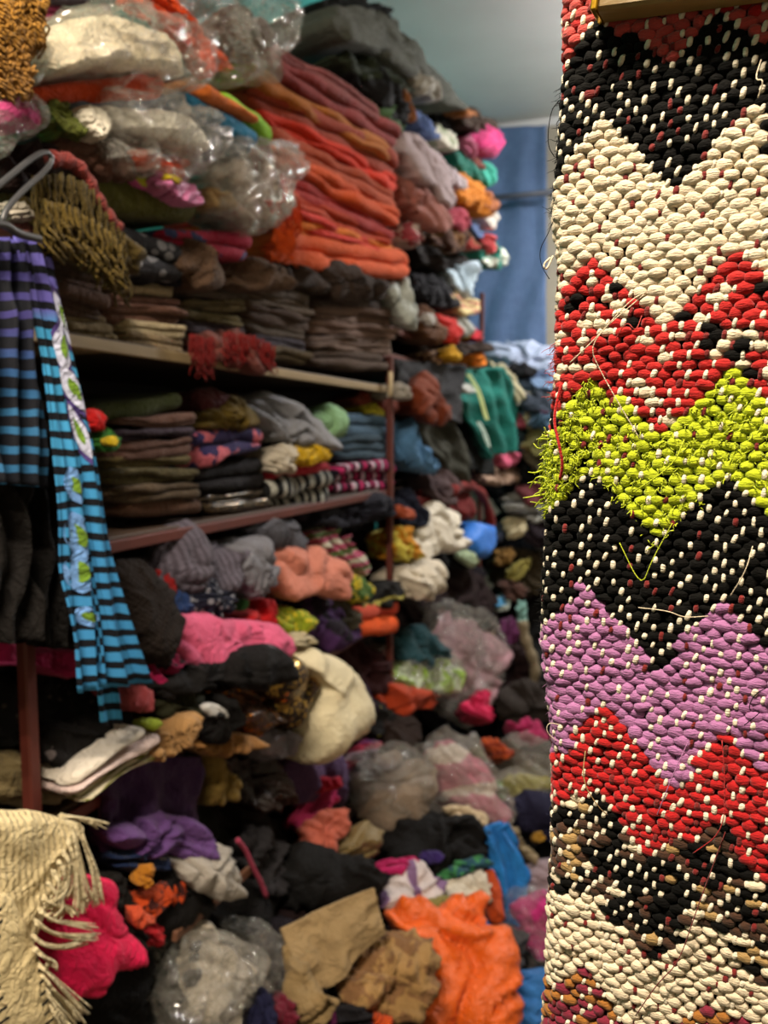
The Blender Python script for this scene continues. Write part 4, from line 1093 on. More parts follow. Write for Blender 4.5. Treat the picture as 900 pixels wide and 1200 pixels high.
lump('striped_shirt', 'pink, green and white striped shirt beside salmon cloth', 'shirt', cloth('a3506a', 'stripe', 'b9b4a4', freq=30, hex3='5a6a3c'), [(372, 624), (398, 614), (424, 634), (436, 662), (428, 680), (404, 668), (388, 650)], X=-0.975, theta=30)
lump('green_bandana', 'green and yellow bandana below the striped shirt', 'bandana', cloth('4d6a2c', 'blotch', 'b8a832', freq=40, duty=0.5), ell(412, 692, 16, 13), X=-0.95)
lump('black_bag', 'black pouch with yellow trim above the orange towel', 'bag', cloth('1d1b1a', 'stripe', 'a8a05a', freq=14, duty=0.16), [(420, 700), (440, 686), (464, 680), (470, 698), (448, 710), (424, 716)], X=-0.95)
slab('coral_towel', 'coral towel folded on top of the orange one', 'towel', 'd8634a', (420, 712, 730, 474, 700, 720), 1, X=-0.935, depth=0.2)
slab('orange_towel', 'vivid orange towel folded under the coral one', 'towel', 'e26418', (418, 728, 748, 474, 720, 742), 1, X=-0.93, depth=0.2)
lump('purple_shirt', 'black and purple shirt crushed between bandana and cream sack', 'shirt', cloth('241a2a', 'blotch', '4a2a58', freq=18, duty=0.5), [(344, 708), (376, 700), (414, 708), (420, 740), (384, 756), (354, 746)], X=-0.985, bulge=0.06)
lump('olive_belt', 'olive brown strap bag behind the coral towel', 'bag', '4f4a3a', [(384, 700), (408, 704), (420, 728), (406, 738), (388, 720)], X=-0.96)
lump('lime_scarf', 'lime and yellow patterned scarf bunched above the cream sack', 'scarf', cloth('8f9a24', 'floral', 'c8b83a', freq=60), [(308, 720), (326, 706), (348, 712), (356, 732), (340, 746), (318, 744)], X=-0.955)
lump('red_scarf', 'bright red scarf tucked left of the lime one', 'scarf', 'b81f26', [(282, 724), (296, 716), (306, 706), (318, 708), (314, 730), (300, 736)], X=-0.965)
lump('green_rag', 'small dark green rag above the pink fleece', 'rag', '2f5a2c', ell(270, 708, 17, 9), X=-0.975)
lump('maroon_coat', 'dark maroon coat deep behind the cream sack', 'coat', '3c1418', [(390, 752), (420, 748), (446, 770), (440, 806), (412, 812), (394, 786)], X=-1.03)
lump('plum_coat', 'plum coat below the maroon one', 'coat', '3a2440', [(404, 800), (430, 804), (440, 830), (418, 842), (404, 824)], X=-0.955)

# pink fleece and what lies under it
lump('pink_fleece', 'large bubblegum pink fleece spread over the pile', 'fleece', 'd2698c', [(194, 722), (216, 714), (268, 718), (312, 728), (336, 748), (326, 768), (294, 776), (262, 784), (226, 796), (200, 772)], X=-0.92, bulge=0.09, depth=0.2, fs=0.09, fa=0.02, theta=20)
lump('magenta_lace', 'magenta and black lace hanging under the pink fleece', 'lace', cloth('a31a58', 'blotch', '1a1216', freq=30, duty=0.5), [(168, 764), (190, 756), (204, 774), (200, 800), (184, 818), (170, 800)], X=-0.935)
lump('black_shawl', 'black and grey shawl slung below the pink fleece', 'shawl', cloth('120e10', 'blotch', '6a6068', freq=9, duty=0.34), [(182, 806), (214, 786), (262, 770), (298, 758), (320, 770), (322, 790), (290, 800), (240, 802), (204, 816)], X=-0.885, bulge=0.05, depth=0.12, theta=25)
lump('olive_bag', 'dark olive handbag below the black shawl', 'handbag', '33331f', [(182, 822), (206, 812), (232, 812), (236, 836), (206, 844), (186, 838)], X=-0.92)
lump('sequin_bag', 'brown sequinned bag glittering beside the cream sack', 'bag', cloth('3d2e24', 'sequin', 'b99a5a', freq=150), [(306, 790), (328, 776), (356, 778), (368, 800), (352, 822), (342, 852), (316, 858), (304, 826)], X=-0.9, bulge=0.06, flat=0.9, slump=0.1)
lump('cream_sack', 'large cream cotton sack bulging from the shelf', 'sack', 'd8ceb2', [(332, 768), (352, 754), (380, 764), (402, 790), (418, 822), (408, 848), (382, 862), (366, 884), (344, 886), (346, 840), (362, 806)], X=-0.89, bulge=0.10, depth=0.2, fs=0.11, fa=0.018, theta=60, flat=0.9, slump=0.1)
lump('tassel_bead', 'cream tassel lying on top of the cream sack', 'tassel', 'b7ad94', [(340, 752), (356, 742), (364, 752), (350, 760)], X=-0.9)
lump('amber_blouse', 'amber and dark brown sheer blouse behind the sequinned bag', 'blouse', cloth('4a2c12', 'sequin', '8a5a1e', freq=110), [(244, 806), (286, 800), (308, 814), (310, 856), (284, 862), (262, 850), (248, 830)], X=-0.93)
lump('black_clutch', 'black clutch with round white patch beside the tan shoe', 'clutch', '151314', ell(250, 838, 22, 22), X=-0.9, bulge=0.04, flat=0.9, slump=0.1)
lump('white_patch', 'white felt oval lying on the black clutch', 'patch', 'c0bebc', ell(250, 833, 15, 8, 25), X=-0.868, bulge=0.012, depth=0.012, fa=0.002, flat=0.9, slump=0.1)
lump('tan_hat', 'tan suede hat resting under the amber blouse', 'hat', '9a7448', [(214, 868), (232, 850), (262, 852), (292, 862), (304, 872), (276, 884), (238, 884)], X=-0.9)
lump('tan_sleeve', 'long tan sleeve lying across the white cloth pile', 'sleeve', 'a8865c', [(178, 886), (196, 858), (222, 838), (232, 842), (224, 866), (200, 890), (186, 902)], X=-0.875, bulge=0.03, depth=0.08)
lump('khaki_pouch', 'khaki yellow pouch hanging below the tan hat', 'pouch', '8a7440', [(236, 890), (256, 886), (272, 918), (268, 936), (240, 942)], X=-0.945)
lump('brown_bag', 'dark brown leather bag below the amber blouse', 'bag', cloth('2c1710', 'satin'), [(272, 888), (320, 884), (334, 910), (324, 948), (284, 952), (272, 922)], X=-0.94)
lump('grey_cloth', 'pale grey silk under the sequinned bag', 'cloth', cloth('77727a', 'satin'), [(300, 862), (326, 852), (344, 862), (338, 888), (318, 896), (302, 884)], X=-0.91)

# left edge, under the hanging coats
lump('magenta_skirt', 'magenta skirt peeking from under the hanging coats', 'skirt', 'a02056', [(-14, 748), (16, 744), (44, 764), (90, 762), (92, 790), (64, 792), (30, 778), (-14, 780)], X=-1.01, bulge=0.03, theta=10)
lump('sheer_dress', 'dark sheer dress slumped behind the left post', 'dress', cloth('131010', 'floral', '4a443e', freq=50, duty=0.3), [(-16, 788), (40, 778), (96, 790), (140, 812), (134, 852), (90, 870), (40, 882), (-16, 872)], X=-1.04, bulge=0.05)
lump('black_lace', 'black lace blouse with grey net beside the white cloth pile', 'blouse', cloth('1b1718', 'blotch', '6e6666', freq=24, duty=0.36), [(40, 856), (72, 846), (112, 836), (150, 830), (140, 858), (100, 884), (62, 888)], X=-0.99)
lump('beige_bundle', 'dim beige bundle left of the rust post', 'bundle', '776a4c', [(-12, 896), (10, 884), (34, 882), (40, 904), (34, 930), (-12, 934)], X=-1.02)
lump('cream_net', 'crumpled cream net behind the rust post foot', 'net', '8a8068', [(8, 936), (40, 926), (72, 912), (84, 928), (60, 942), (20, 950)], X=-1.01)
for i, (cw, h, q) in enumerate((('white', 'd8d0c4', (86, 912, 928, 172, 846, 860)), ('pinkish white', 'd2c0bc', (84, 926, 936, 186, 858, 872)), ('cream striped', 'c6bda6', (92, 934, 942, 190, 868, 884)))):
    slab('folded_linen', cw + ' folded linen, ' + ('top', 'middle', 'bottom')[i] + ' of the tilted pile beside the tan sleeve', 'linen', h if i < 2 else cloth('c6bda6', 'stripe', '7a7a3c', freq=40, duty=0.3), q, 2, X=-0.9 + 0.0 * i, depth=0.16, group='white linens in the tilted pile')
lump('lime_ribbon', 'lime ribbon end behind the white linens', 'ribbon', '9aa83a', ell(176, 848, 10, 6), X=-0.905, depth=0.03, bulge=0.02)
lump('crimson_rag', 'small crimson rag above the tan sleeve', 'rag', '7c1a28', ell(198, 852, 16, 8, -20), X=-0.915)
lump('rose_knot', 'rose coloured cloth knot under the striped scarf tip', 'cloth', 'a8555a', ell(162, 818, 12, 14), X=-0.93)

# front of the lower shelf, left
drape('purple_cloth', 'deep purple cloth hanging over the lower board', 'cloth', '4a3058', [(118, 892), (122, 940), (120, 1000)], [(236, 886), (236, 940), (232, 1004)], X=-0.945, pleats=1.6, amp=0.02, thick=0.02)
lump('violet_cloth', 'lighter violet cloth bunched below the purple one', 'cloth', '6a4a80', [(136, 976), (172, 968), (214, 960), (236, 978), (228, 1004), (190, 1006), (150, 998)], X=-0.92)
lump('blue_cloth', 'navy blue cloth strip below the violet one', 'cloth', '22365c', [(130, 1000), (158, 994), (192, 1002), (190, 1018), (156, 1020), (134, 1014)], X=-0.93)
lump('white_knit', 'off white knitted sock piece on the dark pile', 'knitwear', 'a8a29a', [(188, 1006), (214, 1004), (230, 986), (244, 990), (256, 1014), (260, 1038), (244, 1044), (228, 1028), (206, 1016)], X=-0.89, bulge=0.03)
lump('black_coat', 'black coat lying between navy strip and orange print', 'coat', '161314', [(150, 1022), (196, 1012), (226, 1028), (228, 1060), (170, 1072), (150, 1050)], X=-0.95, bulge=0.06)
lump('orange_print', 'orange printed cloth folded in the dark pile', 'cloth', cloth('b04a16', 'blotch', '4a1a12', freq=40, duty=0.45), [(160, 1056), (188, 1040), (220, 1030), (226, 1042), (204, 1058), (174, 1066)], X=-0.9, bulge=0.025)
lump('orange_ribbon', 'thin mustard ribbon above the orange print', 'ribbon', 'b07a26', [(162, 1036), (172, 1014), (178, 1016), (172, 1040)], X=-0.89, depth=0.03, bulge=0.015)
lump('coral_card', 'coral felt square below the orange print', 'felt', 'c25a3a', [(156, 1060), (180, 1074), (176, 1080), (158, 1086)], X=-0.875, depth=0.03, bulge=0.015)
lump('red_strap', 'bright red strap on the black pile below the coral felt', 'strap', 'b82a36', [(164, 1106), (178, 1096), (180, 1084), (190, 1090), (186, 1104), (168, 1110)], X=-0.9, depth=0.03, bulge=0.015)
lump('black_trousers', 'black trousers hanging between pink cloth and orange print', 'trousers', '18140f', [(128, 1030), (150, 1028), (158, 1080), (160, 1106), (136, 1102), (130, 1066)], X=-0.91)
lump('grey_bag', 'dark grey bag beside the slanting lath', 'bag', '3c3a3e', [(284, 990), (306, 976), (328, 990), (330, 1034), (312, 1050), (294, 1034)], X=-0.93)
V, F = tube_vf(spline([unproj(x, y, *plane_at(-0.885)) for x, y in ((278, 984), (288, 996), (296, 1016), (306, 1034), (312, 1050))], 20), 0.006, 8)
tag(mesh_obj('pink_strap', V, F, cloth('b04a66'), uv=np.zeros((len(V), 2))), 'rose pink strap hanging over the dark grey bag', 'strap')
a, b = unproj(204, 1098, *plane_at(-0.88)), unproj(296, 1016, *plane_at(-0.90))
V, F = box_vf((a + b) / 2, b - a, (0.1, 0.1, 1), (1, 0, 0), np.linalg.norm(b - a) / 2, 0.011, 0.006, 0.002)
tag(mesh_obj('wooden_lath', V, F, plain('lath_wood', '6a4530', 0.7, 6, 0.3, stretch=(2, 2, 10)), smooth=False), 'reddish wooden lath slanting across the dark pile', 'lath')
lump('hot_pink_dress', 'hot pink dress hanging beside the cream fringe', 'dress', 'd81e5c', [(70, 1046), (96, 1028), (124, 1034), (136, 1072), (154, 1106), (152, 1126), (118, 1132), (100, 1158), (74, 1154), (66, 1112)], X=-0.885, bulge=0.05, fs=0.06, fa=0.02, theta=100)
lump('black_gown', 'black gown filling the pile under the hot pink dress', 'gown', '0f0c0d', [(100, 1130), (170, 1100), (230, 1080), (236, 1150), (200, 1210), (96, 1210)], X=-0.95, bulge=0.06, depth=0.2)
lump('black_pile', 'soft black cloth heap left of the slanting lath', 'cloth', '131011', [(216, 1090), (262, 1050), (300, 1040), (330, 1056), (300, 1080), (240, 1120)], X=-0.96, bulge=0.06, depth=0.2)

# cream fringed shawl at the lower left
sx = -0.86
shawl = lump('cream_shawl', 'cream woven shawl with long fringe and black dashes draped over the shelf edge', 'shawl', cloth('e2d3ac', 'rib', freq=95), [(-30, 950), (0, 946), (60, 950), (104, 962), (92, 1000), (70, 1050), (50, 1096), (40, 1120), (-30, 1124)], X=sx, depth=0.05, bulge=0.035, fs=0.2, fa=0.008, theta=90, rough=0.0, slump=0.0)
q = lump('lower_layer', None, None, cloth('dccca4', 'dash', '241f1c', freq=60, duty=0.3), [(-30, 1040), (10, 1046), (34, 1090), (46, 1130), (58, 1170), (66, 1216), (-30, 1216)], X=sx + 0.015, depth=0.03, bulge=0.03, fs=0.2, fa=0.006, parent=shawl, rough=0.0, slump=0.0)
q['label'] = 'lower layer of the shawl with black dashes'
m_fr = cloth('e0d4b4')
def tassel(x0, y0, pts, strands, spread, seed):
    r = random.Random(seed); parts = []
    for k in range(strands):
        pp = [unproj(x0 + r.uniform(-2, 2), y0 + r.uniform(-3, 3), *plane_at(sx + 0.035))]
        dx, dy = r.uniform(-1, 1) * spread, r.uniform(-1, 1) * spread * 0.6
        for i, (x, y) in enumerate(pts):
            w = (i + 1) / len(pts)
            pp.append(unproj(x + dx * w, y + dy * w, *plane_at(sx + 0.035 + r.uniform(-0.006, 0.012))))
        parts.append(tube_vf(spline(pp, 14), 0.0010, 5))
    V, F = merge(parts)
    mesh_obj('tassel', V, F, m_fr, shawl, uv=np.zeros((len(V), 2)))
TS = [((70, 956), [(90, 958), (112, 964), (120, 968)]), ((92, 966), [(100, 990), (112, 1020), (116, 1056)]), ((86, 972), [(92, 1000), (98, 1040), (108, 1060)]), ((80, 985), [(90, 1012), (92, 1044), (92, 1066)]),
      ((74, 998), [(84, 1010), (86, 1034), (78, 1050)]), ((68, 1010), [(78, 1022), (78, 1042), (66, 1052)]), ((62, 1022), [(72, 1034), (70, 1056), (58, 1062)]), ((56, 1036), [(68, 1048), (74, 1066), (62, 1076)]),
      ((50, 1052), [(62, 1060), (80, 1064), (86, 1074)]), ((46, 1066), [(60, 1078), (84, 1082), (108, 1086)]), ((42, 1080), [(60, 1094), (84, 1098), (110, 1098)]), ((38, 1096), [(50, 1108), (74, 1110), (96, 1102)]),
      ((40, 1112), [(52, 1122), (64, 1126), (60, 1134)]), ((46, 1130), [(62, 1146), (80, 1164), (100, 1184)]), ((50, 1144), [(66, 1164), (82, 1178), (94, 1196)]), ((54, 1160), [(66, 1178), (76, 1192), (84, 1206)]), ((58, 1176), [(66, 1190), (72, 1204), (78, 1214)])]
for i, ((x0, y0), pts) in enumerate(TS): tassel(x0, y0, pts, 15, 8, 40 + i)

# ------------------------------------------------------------------ shelf top, far part
lump('olive_coat', 'dark olive grey coat slung over the top of the pile', 'coat', '5c5e56', [(366, 36), (384, 6), (420, 4), (452, 10), (486, 34), (512, 72), (540, 104), (546, 124), (516, 120), (470, 92), (420, 62), (380, 56)], X=-1.0, bulge=0.08, depth=0.3, fs=0.12, fa=0.03, theta=140)
lump('fleece_jacket', 'black fleece jacket on the very top beside teal wall', 'jacket', '1e1f1e', [(350, 40), (362, 8), (384, -8), (428, -6), (470, 10), (450, 24), (400, 26), (372, 52)], X=-1.15, bulge=0.08, depth=0.2)
lump('green_jacket', 'dim green jacket under the olive grey coat', 'jacket', '384030', [(384, 62), (420, 64), (462, 84), (480, 108), (452, 110), (410, 90)], X=-1.0)
lump('black_dress', 'black dress crushed between green jacket and lilac throw', 'dress', '1c1a1c', [(404, 84), (450, 92), (476, 116), (476, 140), (452, 140), (424, 112)], X=-1.0)
lump('green_blouse', 'sage green blouse above the lilac throw', 'blouse', '5d7a58', [(430, 104), (446, 98), (462, 126), (474, 150), (462, 156), (444, 136)], X=-0.97)
lump('tan_glove', 'tan glove shaped knit beside the sage blouse', 'glove', '96643e', [(462, 98), (474, 104), (484, 130), (480, 144), (468, 138), (462, 118)], X=-0.955)
lump('white_sock', 'grey white knitted sock beside the olive coat', 'sock', 'a7a39a', [(480, 82), (498, 78), (508, 100), (502, 118), (488, 112), (480, 98)], X=-0.955)
lump('periwinkle_wrap', 'periwinkle blue sash below the white sock', 'sash', '7286b4', [(484, 132), (494, 130), (506, 148), (510, 164), (498, 160), (488, 146)], X=-0.945)
lump('pale_shirt', 'pale sage and white shirt behind the lilac throw', 'shirt', cloth('b2b8a0', 'blotch', 'dcd8cc', freq=22), [(506, 146), (520, 142), (530, 162), (530, 176), (518, 174), (508, 162)], X=-0.955)
lump('lilac_throw', 'smooth lilac grey throw draped beside the orange pile', 'throw', 'b0a0a2', [(462, 152), (490, 156), (522, 172), (532, 198), (524, 222), (520, 252), (506, 244), (500, 222), (480, 214), (466, 190)], X=-0.93, bulge=0.07, fs=0.11, fa=0.02, theta=60)
lump('dusty_pink_throw', 'dusty pink throw hanging under the lilac one', 'throw', 'a5736a', [(464, 206), (484, 210), (502, 232), (514, 262), (508, 274), (494, 264), (476, 236)], X=-0.935)
lump('pale_roll', 'pale lilac rolled cloth beside the mustard pullover', 'roll', 'cabfc4', ell(531, 206, 9, 14, -20), X=-0.945)
lump('fur_trim', 'brown fur trim beneath the olive grey coat end', 'fur', cloth('4a3a2e', 'knit', freq=90), [(528, 134), (552, 128), (576, 140), (584, 152), (560, 158), (536, 150)], X=-0.97)
lump('orange_trim', 'thin orange cloth edge under the olive grey coat', 'cloth', 'a8703e', [(526, 130), (544, 128), (564, 130), (562, 136), (536, 138)], X=-0.955, depth=0.05)
lump('dark_filler', 'black filler cloth for the shaded gap below the fur trim', 'coat', '171517', [(500, 112), (530, 118), (544, 150), (548, 190), (520, 180), (504, 146)], X=-1.05, depth=0.3, bulge=0.04)  # added black lump standing in for shade in this gap
lump('hot_pink_bag', 'hot pink cushion shaped pouch at the pile end', 'pouch', 'cf4a86', [(546, 158), (562, 150), (582, 166), (582, 178), (566, 182), (550, 176)], X=-0.955, bulge=0.06, flat=0.9, slump=0.1)
lump('rose_pouch', 'pale rose pouch left of the hot pink one', 'pouch', 'b8708a', [(540, 166), (550, 162), (552, 180), (544, 182)], X=-0.955)
lump('brown_pouch', 'red brown pouch below the hot pink one', 'pouch', '7e4a40', [(550, 184), (564, 182), (572, 196), (564, 204), (552, 196)], X=-0.96)
lump('teal_beanie', 'teal knitted beanie above the mustard pullover', 'beanie', '2f7a6c', [(530, 182), (542, 178), (552, 196), (554, 212), (540, 206), (532, 196)], X=-0.965)
lump('aqua_ball', 'small aqua knitted ball at the pile end', 'knitwear', '4aa896', [(560, 200), (568, 192), (576, 200), (574, 214), (564, 218)], X=-0.95)
lump('mustard_pullover', 'mustard orange pullover with sleeve loops at the pile end', 'pullover', 'c98428', [(524, 206), (540, 202), (556, 216), (574, 234), (574, 252), (558, 256), (546, 244), (530, 240), (524, 224)], X=-0.945, bulge=0.07, fs=0.06, fa=0.03)
lump('peach_rag', 'peach rag beside the mustard pullover', 'rag', 'b9805e', ell(570, 238, 8, 9), X=-0.90)
lump('rose_rag', 'rose pink rag below the mustard pullover', 'rag', 'b24e60', [(516, 246), (528, 240), (544, 256), (542, 270), (526, 266)], X=-0.95)
lump('white_rag', 'white frilly rag at the pile end under peach one', 'rag', 'c9c4bc', [(562, 252), (578, 242), (583, 254), (576, 268), (566, 266)], X=-0.95)
lump('blue_rag', 'denim blue rag under the white frilly one', 'rag', '66789c', [(546, 258), (562, 260), (572, 278), (560, 282), (550, 272)], X=-0.955)
lump('tan_sweater', 'tan and brown sweater rolled under the rose rag', 'sweater', cloth('8e6a40', 'blotch', '5a3a28', freq=16), [(502, 276), (522, 268), (552, 276), (558, 290), (530, 298), (506, 292)], X=-0.955)
lump('red_rag', 'brick red rag at the end of the tan sweater', 'rag', 'a8423a', [(538, 272), (556, 276), (562, 292), (548, 294)], X=-0.915)
lump('teal_box_bag', 'teal pouch with white patch hanging at the pile end', 'pouch', cloth('3f8f80', 'blotch', 'd0d4c8', freq=12, duty=0.45), [(560, 294), (574, 286), (586, 296), (584, 310), (572, 316), (562, 308)], X=-0.95)
lump('pink_rag', 'light red rag above the teal pouch', 'rag', 'c45a5c', [(560, 280), (574, 276), (580, 288), (568, 294)], X=-0.945)
lump('white_socks', 'white and pink socks beside the orange pile', 'socks', cloth('c9bcb4', 'blotch', 'a4525a', freq=24), [(470, 266), (488, 258), (502, 274), (494, 288), (476, 286)], X=-0.965)
lump('brown_coat', 'near black brown coat on the shelf below tan sweater', 'coat', '231813', [(478, 288), (508, 292), (556, 298), (560, 316), (524, 318), (486, 312)], X=-0.99, depth=0.3)
lump('navy_jacket', 'black navy jacket folded beside the orange pile foot', 'jacket', '1d1c24', [(480, 316), (516, 316), (530, 338), (530, 364), (500, 362), (482, 344)], X=-0.985, depth=0.3)
lump('white_shirt', 'crisp white and ice blue shirt bunched on the shelf', 'shirt', 'bcccd6', [(520, 318), (536, 312), (556, 312), (554, 336), (546, 350), (530, 340)], X=-0.955)
lump('peach_shirt', 'peach and cream shirt under the white one', 'shirt', cloth('c99a84', 'stripe', 'd8c89a', freq=30), [(520, 346), (534, 342), (552, 352), (556, 366), (540, 368), (526, 362)], X=-0.955)
lump('white_hanging_cloth', 'white cloth hanging down beside the brown throws', 'cloth', 'b8bdb8', [(452, 338), (466, 336), (480, 352), (486, 376), (474, 384), (462, 362)], X=-0.935, depth=0.06)
lump('brown_roll', 'brown rolled rug end on the far shelf', 'roll', '6b4a30', [(484, 366), (500, 358), (516, 372), (518, 396), (502, 404), (488, 390)], X=-0.95, bulge=0.06)
lump('white_knot', 'white cloth knot in front of the brown roll', 'cloth', 'b9b6b2', ell(504, 374, 9, 8), X=-0.93)
lump('red_cloth', 'bright red cloth between brown roll and grey shirt', 'cloth', 'c23a36', [(512, 370), (524, 372), (532, 390), (526, 402), (514, 394)], X=-0.945)
lump('grey_shirt', 'silver grey shirt right of the bright red cloth', 'shirt', 'a2a49e', [(524, 372), (542, 372), (548, 388), (534, 394)], X=-0.955)
lump('yellow_toy', 'yellow cloth flower on the far shelf', 'toy', 'c7a32c', ell(544, 390, 7, 7), X=-0.945)
lump('red_toy', 'red cloth ball right of the yellow flower', 'toy', 'b82a3a', ell(553, 391, 5, 8), X=-0.945)
lump('brown_mat', 'dark brown mat under the bright red cloth', 'mat', '3a2a20', [(484, 398), (520, 402), (570, 402), (578, 412), (530, 416), (490, 412)], X=-0.965)
lump('spotted_scarf', 'brown scarf with cream spots at the far board edge', 'scarf', cloth('5a3c28', 'floral', 'b59a78', freq=60), [(498, 412), (522, 408), (528, 424), (508, 428)], X=-0.95)
lump('yellow_rag', 'yellow rag right of the spotted scarf', 'rag', 'c9a128', ell(529, 416, 7, 7), X=-0.90)
lump('orange_hat', 'vivid orange hat at the far board edge', 'hat', 'e08a1e', [(544, 414), (556, 408), (572, 422), (568, 430), (550, 428)], X=-0.945)

# middle of the far bay
drape('grey_coat', 'charcoal grey coat hanging from the far board', 'coat', '37373a', [(458, 420), (462, 450), (474, 482)], [(544, 428), (544, 460), (538, 496)], X=-0.955, pleats=2, amp=0.03, thick=0.02)
lump('rust_jumper', 'rust brown jumper under the charcoal coat', 'jumper', '7e3e1e', [(476, 462), (494, 450), (514, 462), (518, 484), (496, 490), (480, 480)], X=-0.94)
lump('white_bead_cloth', 'grey white cloth knot left of the rust jumper', 'cloth', 'a39e96', ell(470, 458, 7, 10), X=-0.93)
drape('olive_trousers', 'grey green trousers hanging below the charcoal coat', 'trousers', '44443a', [(478, 478), (490, 512), (512, 548)], [(538, 478), (540, 520), (556, 572)], X=-0.955, pleats=2, amp=0.025, thick=0.025)
o, G, nh = drape('teal_jacket', 'teal tracksuit jacket with pale yellow stripes hanging from the far board', 'jacket', '1f7a70', [(534, 434), (536, 470), (548, 500), (566, 536)], [(590, 432), (602, 460), (606, 490), (604, 528)], X=-0.93, pleats=3.2, amp=0.045, thick=0.02)
def jstripe(pts, wd, h, lab):
    P = spline([unproj(x, y, *plane_at(-0.89)) for x, y in pts], 20)
    e = np.array([0, 1.0, 0]) * wd
    V = np.concatenate([P - e, P + e]); F = [(i, i + 1, 20 + i + 1, 20 + i) for i in range(19)]
    V2 = V + np.array([-0.012, 0, 0]); n_ = len(V)
    F = F + [tuple(k + n_ for k in f[::-1]) for f in F]
    q = mesh_obj('sleeve_stripe', np.concatenate([V, V2]), F, cloth(h), o, uv=np.zeros((2 * n_, 2))); q['label'] = lab
jstripe([(550, 438), (562, 456), (568, 478), (572, 492)], 0.018, 'c3c98a', 'pale yellow sleeve stripe')
jstripe([(562, 494), (570, 508), (574, 524)], 0.016, 'bfd0c2', 'white sleeve stripe')
lump('white_patch_cloth', 'small white cloth left of the teal jacket', 'cloth', 'c3c5c0', ell(547, 455, 8, 7, 30), X=-0.915, depth=0.03)
lump('dark_trousers', 'black trousers hanging under the teal jacket', 'trousers', '161a1a', [(536, 490), (560, 492), (570, 534), (560, 560), (540, 548)], X=-0.98)
lump('pink_slipper', 'pink fluffy slipper below the teal jacket', 'slipper', 'c96a84', [(570, 528), (586, 514), (604, 520), (602, 538), (584, 546)], X=-0.93, bulge=0.06)
lump('brown_slipper', 'brown bundle with pale tip under the pink slipper', 'bundle', cloth('5a3e36', 'blotch', 'a8907e', freq=14), [(552, 546), (584, 546), (612, 546), (612, 562), (576, 570), (556, 562)], X=-0.94)
lump('mauve_wrap', 'mauve brown wrap looped under the grey green trousers', 'wrap', '5b4a4c', [(504, 556), (524, 548), (532, 566), (528, 592), (512, 590), (504, 574)], X=-0.945)
P = spline([unproj(x, y, *plane_at(-0.915)) for x, y in ((528, 576), (544, 566), (562, 574), (572, 594), (576, 620), (570, 640))], 26)
V, F = tube_vf(P, 0.022 + 0.005 * np.sin(np.arange(26)), 10)
tag(mesh_obj('red_strap', V, F, cloth('7e1a16'), uv=np.zeros((len(V), 2))), 'dark red bag strap looped over the blue ball', 'strap')
lump('red_dress', 'dark red dress behind the white cotton bag', 'dress', '6e1414', [(484, 582), (510, 568), (540, 578), (548, 602), (520, 612), (492, 606)], X=-0.985)
lump('white_cotton_bag', 'white cotton bag with pointed corner beside the blue ball', 'bag', 'd3ccbe', [(484, 626), (500, 606), (520, 584), (534, 606), (538, 640), (516, 646), (498, 654), (486, 662), (478, 646)], X=-0.925, bulge=0.08, fs=0.10, fa=0.025)
lump('white_cotton_bag', 'rounded white cotton bundle under the pointed bag', 'bundle', 'cfc6b6', [(466, 672), (488, 662), (512, 656), (518, 672), (496, 692), (474, 700), (464, 690)], X=-0.915, bulge=0.07)
lump('blue_ball', 'shiny bright blue cloth ball hanging from the strap', 'ball', cloth('2f7fd0', 'satin'), [(538, 632), (552, 612), (570, 614), (572, 634), (560, 654), (544, 652)], X=-0.915, bulge=0.08, fa=0.006, flat=0.9, slump=0.1)
lump('pale_ribbon', 'pale green ribbon under the blue ball', 'ribbon', 'a9b89a', ell(545, 654, 10, 6, 25), X=-0.92, depth=0.03)
lump('yellow_shirt', 'golden yellow shirt left of the white cotton bag', 'shirt', cloth('c08a1c', 'blotch', 'c9bc5a', freq=18), [(462, 624), (476, 616), (486, 630), (484, 652), (468, 660)], X=-0.935)
lump('navy_bundle', 'navy bundle behind the middle post', 'bundle', '1d2338', [(462, 578), (480, 576), (492, 598), (484, 618), (464, 612)], X=-0.975)
lump('orange_knot', 'faded orange knot in front of the navy bundle', 'knot', 'a85a3c', ell(470, 600, 9, 7, 40), X=-0.94, depth=0.04)
lump('black_boots', 'black bundle under the blue ball', 'bundle', '141313', [(516, 648), (536, 646), (552, 658), (536, 670), (516, 664)], X=-0.96)
lump('maroon_cloth', 'very dark maroon cloth hanging under the white bundle', 'cloth', '281113', [(474, 702), (514, 676), (560, 664), (572, 700), (560, 730), (520, 722), (486, 740)], X=-1.0, depth=0.1)
lump('teal_bundle', 'dark teal bundle low beside the middle post', 'bundle', '16454c', [(464, 748), (486, 734), (508, 746), (514, 766), (490, 778), (466, 774)], X=-0.95, bulge=0.07)
lump('lime_print', 'lime and white printed cloth in plastic by the middle post', 'cloth', cloth('9fc04a', 'blotch', 'd0dcc0', freq=20), [(462, 786), (486, 772), (520, 772), (534, 788), (520, 810), (486, 812), (466, 804)], X=-0.93, bulge=0.06)
bag('clear bag over the lime printed cloth', [(458, 780), (486, 766), (524, 766), (540, 788), (526, 816), (484, 820), (460, 808)], X=-0.93, bulge=0.09, cover=0.08)
lump('orange_cloth', 'dark orange cloth under the lime print', 'cloth', 'a8441e', [(442, 808), (470, 802), (502, 812), (500, 828), (468, 836), (446, 824)], X=-0.93)
lump('pink_garment', 'pale mauve pink garment inside the tall clear bag', 'garment', 'a8868c', [(500, 728), (526, 716), (556, 722), (580, 746), (576, 780), (562, 810), (540, 832), (520, 800), (512, 764)], X=-0.93, bulge=0.08)
